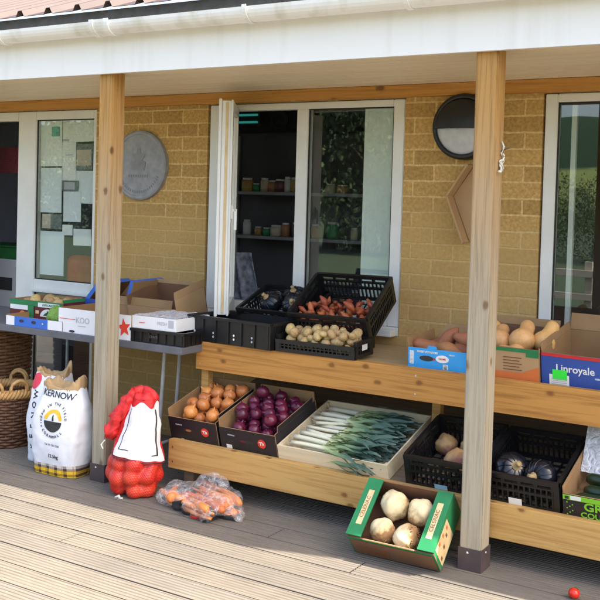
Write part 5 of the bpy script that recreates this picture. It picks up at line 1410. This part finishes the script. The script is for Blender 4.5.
# ---- wicker
def wicker(name, label, cx_, cy_, rb_, rt_, h, m_body, n_st=26, n_w=17, sq=1.0, parts=True):
    r = thing(name, label, 'basket', (cx_, cy_, 0))
    def at(a, z, o=0):
        rad = rb_ + (rt_ - rb_) * (z / h) ** .8 + o; ca, sa = math.cos(a), math.sin(a)
        return (rad * math.copysign(abs(ca) ** sq, ca), rad * math.copysign(abs(sa) ** sq, sa), z)
    bm = bmesh.new()
    for k in range(n_st): tube(bm, [at(2 * PI * k / n_st, .003 + (h - .003) * j / 5) for j in range(6)], .0045, 5)
    lathe_in = [bm.verts.new(at(2 * PI * k / 40, .006, -.006)) for k in range(40)]; bm.faces.new(lathe_in)
    fin(bm, 'stakes', M[m_body], r, True)
    bm = bmesh.new(); step = h / n_w
    for w_ in range(n_w):
        z = .008 + step * (w_ + .1)
        pts = [at(2 * PI * k / (n_st * 4), z + .0015 * math.sin(k * .37 + w_), .0065 * math.cos(PI * k / 4 + PI * w_)) for k in range(n_st * 4)]
        tube(bm, pts, step * .50, 6, True)
    fin(bm, 'weave', M[m_body], r, True)
    return r, at
bk, at = wicker('wicker_basket', 'dark round wicker basket with a pale braided rim on the deck', -4.525, -.715, .165, .195, .300, 'wicker_dark')
bm = bmesh.new()
for ph in (0, 2.1, 4.2):
    pts = []
    for k in range(160):
        a = 2 * PI * k / 160; b = Vector(at(a, .315)); o = 20 * a + ph
        rad = 1 + .085 * math.cos(o); pts.append((b.x * rad, b.y * rad, .322 + .020 * math.sin(o)))
    tube(bm, pts, .0105, 6, True)
fin(bm, 'braided_rim', M['wicker_light'], bk, True)
for ac in (R(-62), R(-20), R(118)):
    bm = bmesh.new()
    for dz in (0, .008):
        pts = []
        for k in range(15):
            t = -1 + 2 * k / 14; b = Vector(at(ac + t * .28, .32)); pts.append((b.x * (1 + .05 * dz / .008), b.y * (1 + .05 * dz / .008), .325 + .072 * math.sqrt(max(0, 1 - t * t)) + dz))
        tube(bm, pts, .010, 7)
    fin(bm, 'handle', M['wicker_light'], bk, True)
hm, _ = wicker('wicker_hamper', 'tall brown wicker hamper under the folding table', -5.02, -.42, .21, .235, .64, 'wicker_mid', 26, 30, .8)

# ================================================================== behind the camera, seen in the glass
fe = thing('paddock_fence', 'low post and rail fence beyond the deck reflected in the glass', 'fence', (0, -7.6, -.28))
for z in (.42, .66, .96): box('rail', -5.2, 4, -.02, .02, z - .045, z + .045, M['fence_wood'], fe, .004)
for k in range(6): box('fence_post', -5.1 + k * 1.75, -5.0 + k * 1.75, -.07, -.022, 0, 1.12, M['fence_wood'], fe, .004)
def tree(x, y, h, rad, seed, label, ml):
    rn = random.Random(seed); t = thing('tree', label, 'tree', (x, y, -.3), group='trees across the lawn')
    bm = bmesh.new(); tube(bm, [(0, 0, 0), (.1, .05, h * .3), (.05, -.1, h * .62)], [h * .035, h * .025, h * .012], 9)
    for k in range(6):
        a = k * 1.05 + seed; tube(bm, [(.08, 0, h * (.28 + .05 * k)), (math.cos(a) * rad * .5, math.sin(a) * rad * .5, h * (.5 + .05 * k))], [h * .012, h * .005], 6)
    fin(bm, 'trunk', M['bark'], t)
    bm = bmesh.new(); cl = [(rn.uniform(-.6, .6) * rad, rn.uniform(-.6, .6) * rad, h * rn.uniform(.14, .86), rad * rn.uniform(.3, .55)) for _ in range(16)]
    for i in range(13000):
        c = rn.choice(cl); d = Vector((rn.gauss(0, 1), rn.gauss(0, 1), rn.gauss(0, 1))).normalized() * c[3] * rn.uniform(.6, 1.05); p = Vector(c[:3]) + d
        s_ = rn.uniform(.035, .085) * h / 6; q_ = Euler((rn.uniform(0, 6), rn.uniform(0, 6), rn.uniform(0, 6))).to_matrix()
        bm.faces.new([bm.verts.new(p + q_ @ Vector(v) * s_) for v in ((-1, -.6, 0), (1, -.6, .2), (1, .6, 0), (-1, .6, .2))])
    fin(bm, 'crown', M[ml], t)
for i, (x, y, h, rad) in enumerate(((-15.5, -26, 6.9, 3.4), (-18.5, -27, 8.4, 4.0), (-8.0, -28, 2.5, 2.5), (-21.5, -26, 7.6, 4.0), (-26, -28, 8.0, 4.6), (-11.2, -31, 2.7, 2.6), (-5.4, -30, 2.5, 2.2), (-31, -27, 6, 3.6), (-13.2, -29, 3.4, 1.7))):
    tree(x, y, h, rad, i + 1, ('dark bushy tree across the lawn', 'mid green spreading tree across the lawn')[i % 2], ('leaves_a', 'leaves_b')[i % 2])

# ------------------------------------------------------------------ light, sky, camera
EL, AZ = 50.0, 4.4      # sun height; swing from +x towards the back of the shop
w = bpy.data.worlds.new('World'); S.world = w; w.use_nodes = True
nt = w.node_tree; bg = nt.nodes['Background']; bg.inputs['Strength'].default_value = .15
sky = nt.nodes.new('ShaderNodeTexSky'); sky.sky_type = 'NISHITA'; sky.sun_disc = False
sky.sun_elevation = R(EL); sky.sun_rotation = R(90 - AZ); sky.air_density = 1.0; sky.dust_density = 4.5; sky.ozone_density = .4
nt.links.new(sky.outputs[0], bg.inputs[0])
sd = Vector((math.cos(R(EL)) * math.cos(R(AZ)), math.cos(R(EL)) * math.sin(R(AZ)), math.sin(R(EL))))
ld = bpy.data.lights.new('sun', 'SUN'); ld.energy = 4.0; ld.angle = R(.5); ld.color = (1, .94, .84)
lo = bpy.data.objects.new('sun', ld); COL.objects.link(lo); lo.rotation_euler = sd.to_track_quat('Z', 'Y').to_euler(); lo.location = (3, -3, 8)

cam = bpy.data.cameras.new('camera'); co = bpy.data.objects.new('camera', cam); COL.objects.link(co)
r_ = Vector((.85522, .517443, .029188)); u_ = Vector((-.041811, .012751, .999044)); f_ = Vector((-.516576, .855623, -.03254))
Mc = Matrix((r_, u_, -f_)).transposed().to_4x4(); Mc.translation = Vector((0, -4.6541, 1.5067)); co.matrix_world = Mc
cam.sensor_fit = 'HORIZONTAL'; cam.sensor_width = 36; cam.lens = 36 * 950.08 / 600
cam.shift_x = -15.235 / 600; cam.shift_y = -67.15 / 600; cam.clip_start = .05; cam.clip_end = 2000
S.camera = co
S.view_settings.view_transform = 'Standard'; S.view_settings.look = 'None'; S.view_settings.gamma = 1; S.view_settings.use_curve_mapping = False
S.view_settings.exposure = 1.92
S.render.resolution_x = S.render.resolution_y = 1024
S.cycles.max_bounces = 10; S.cycles.transparent_max_bounces = 12
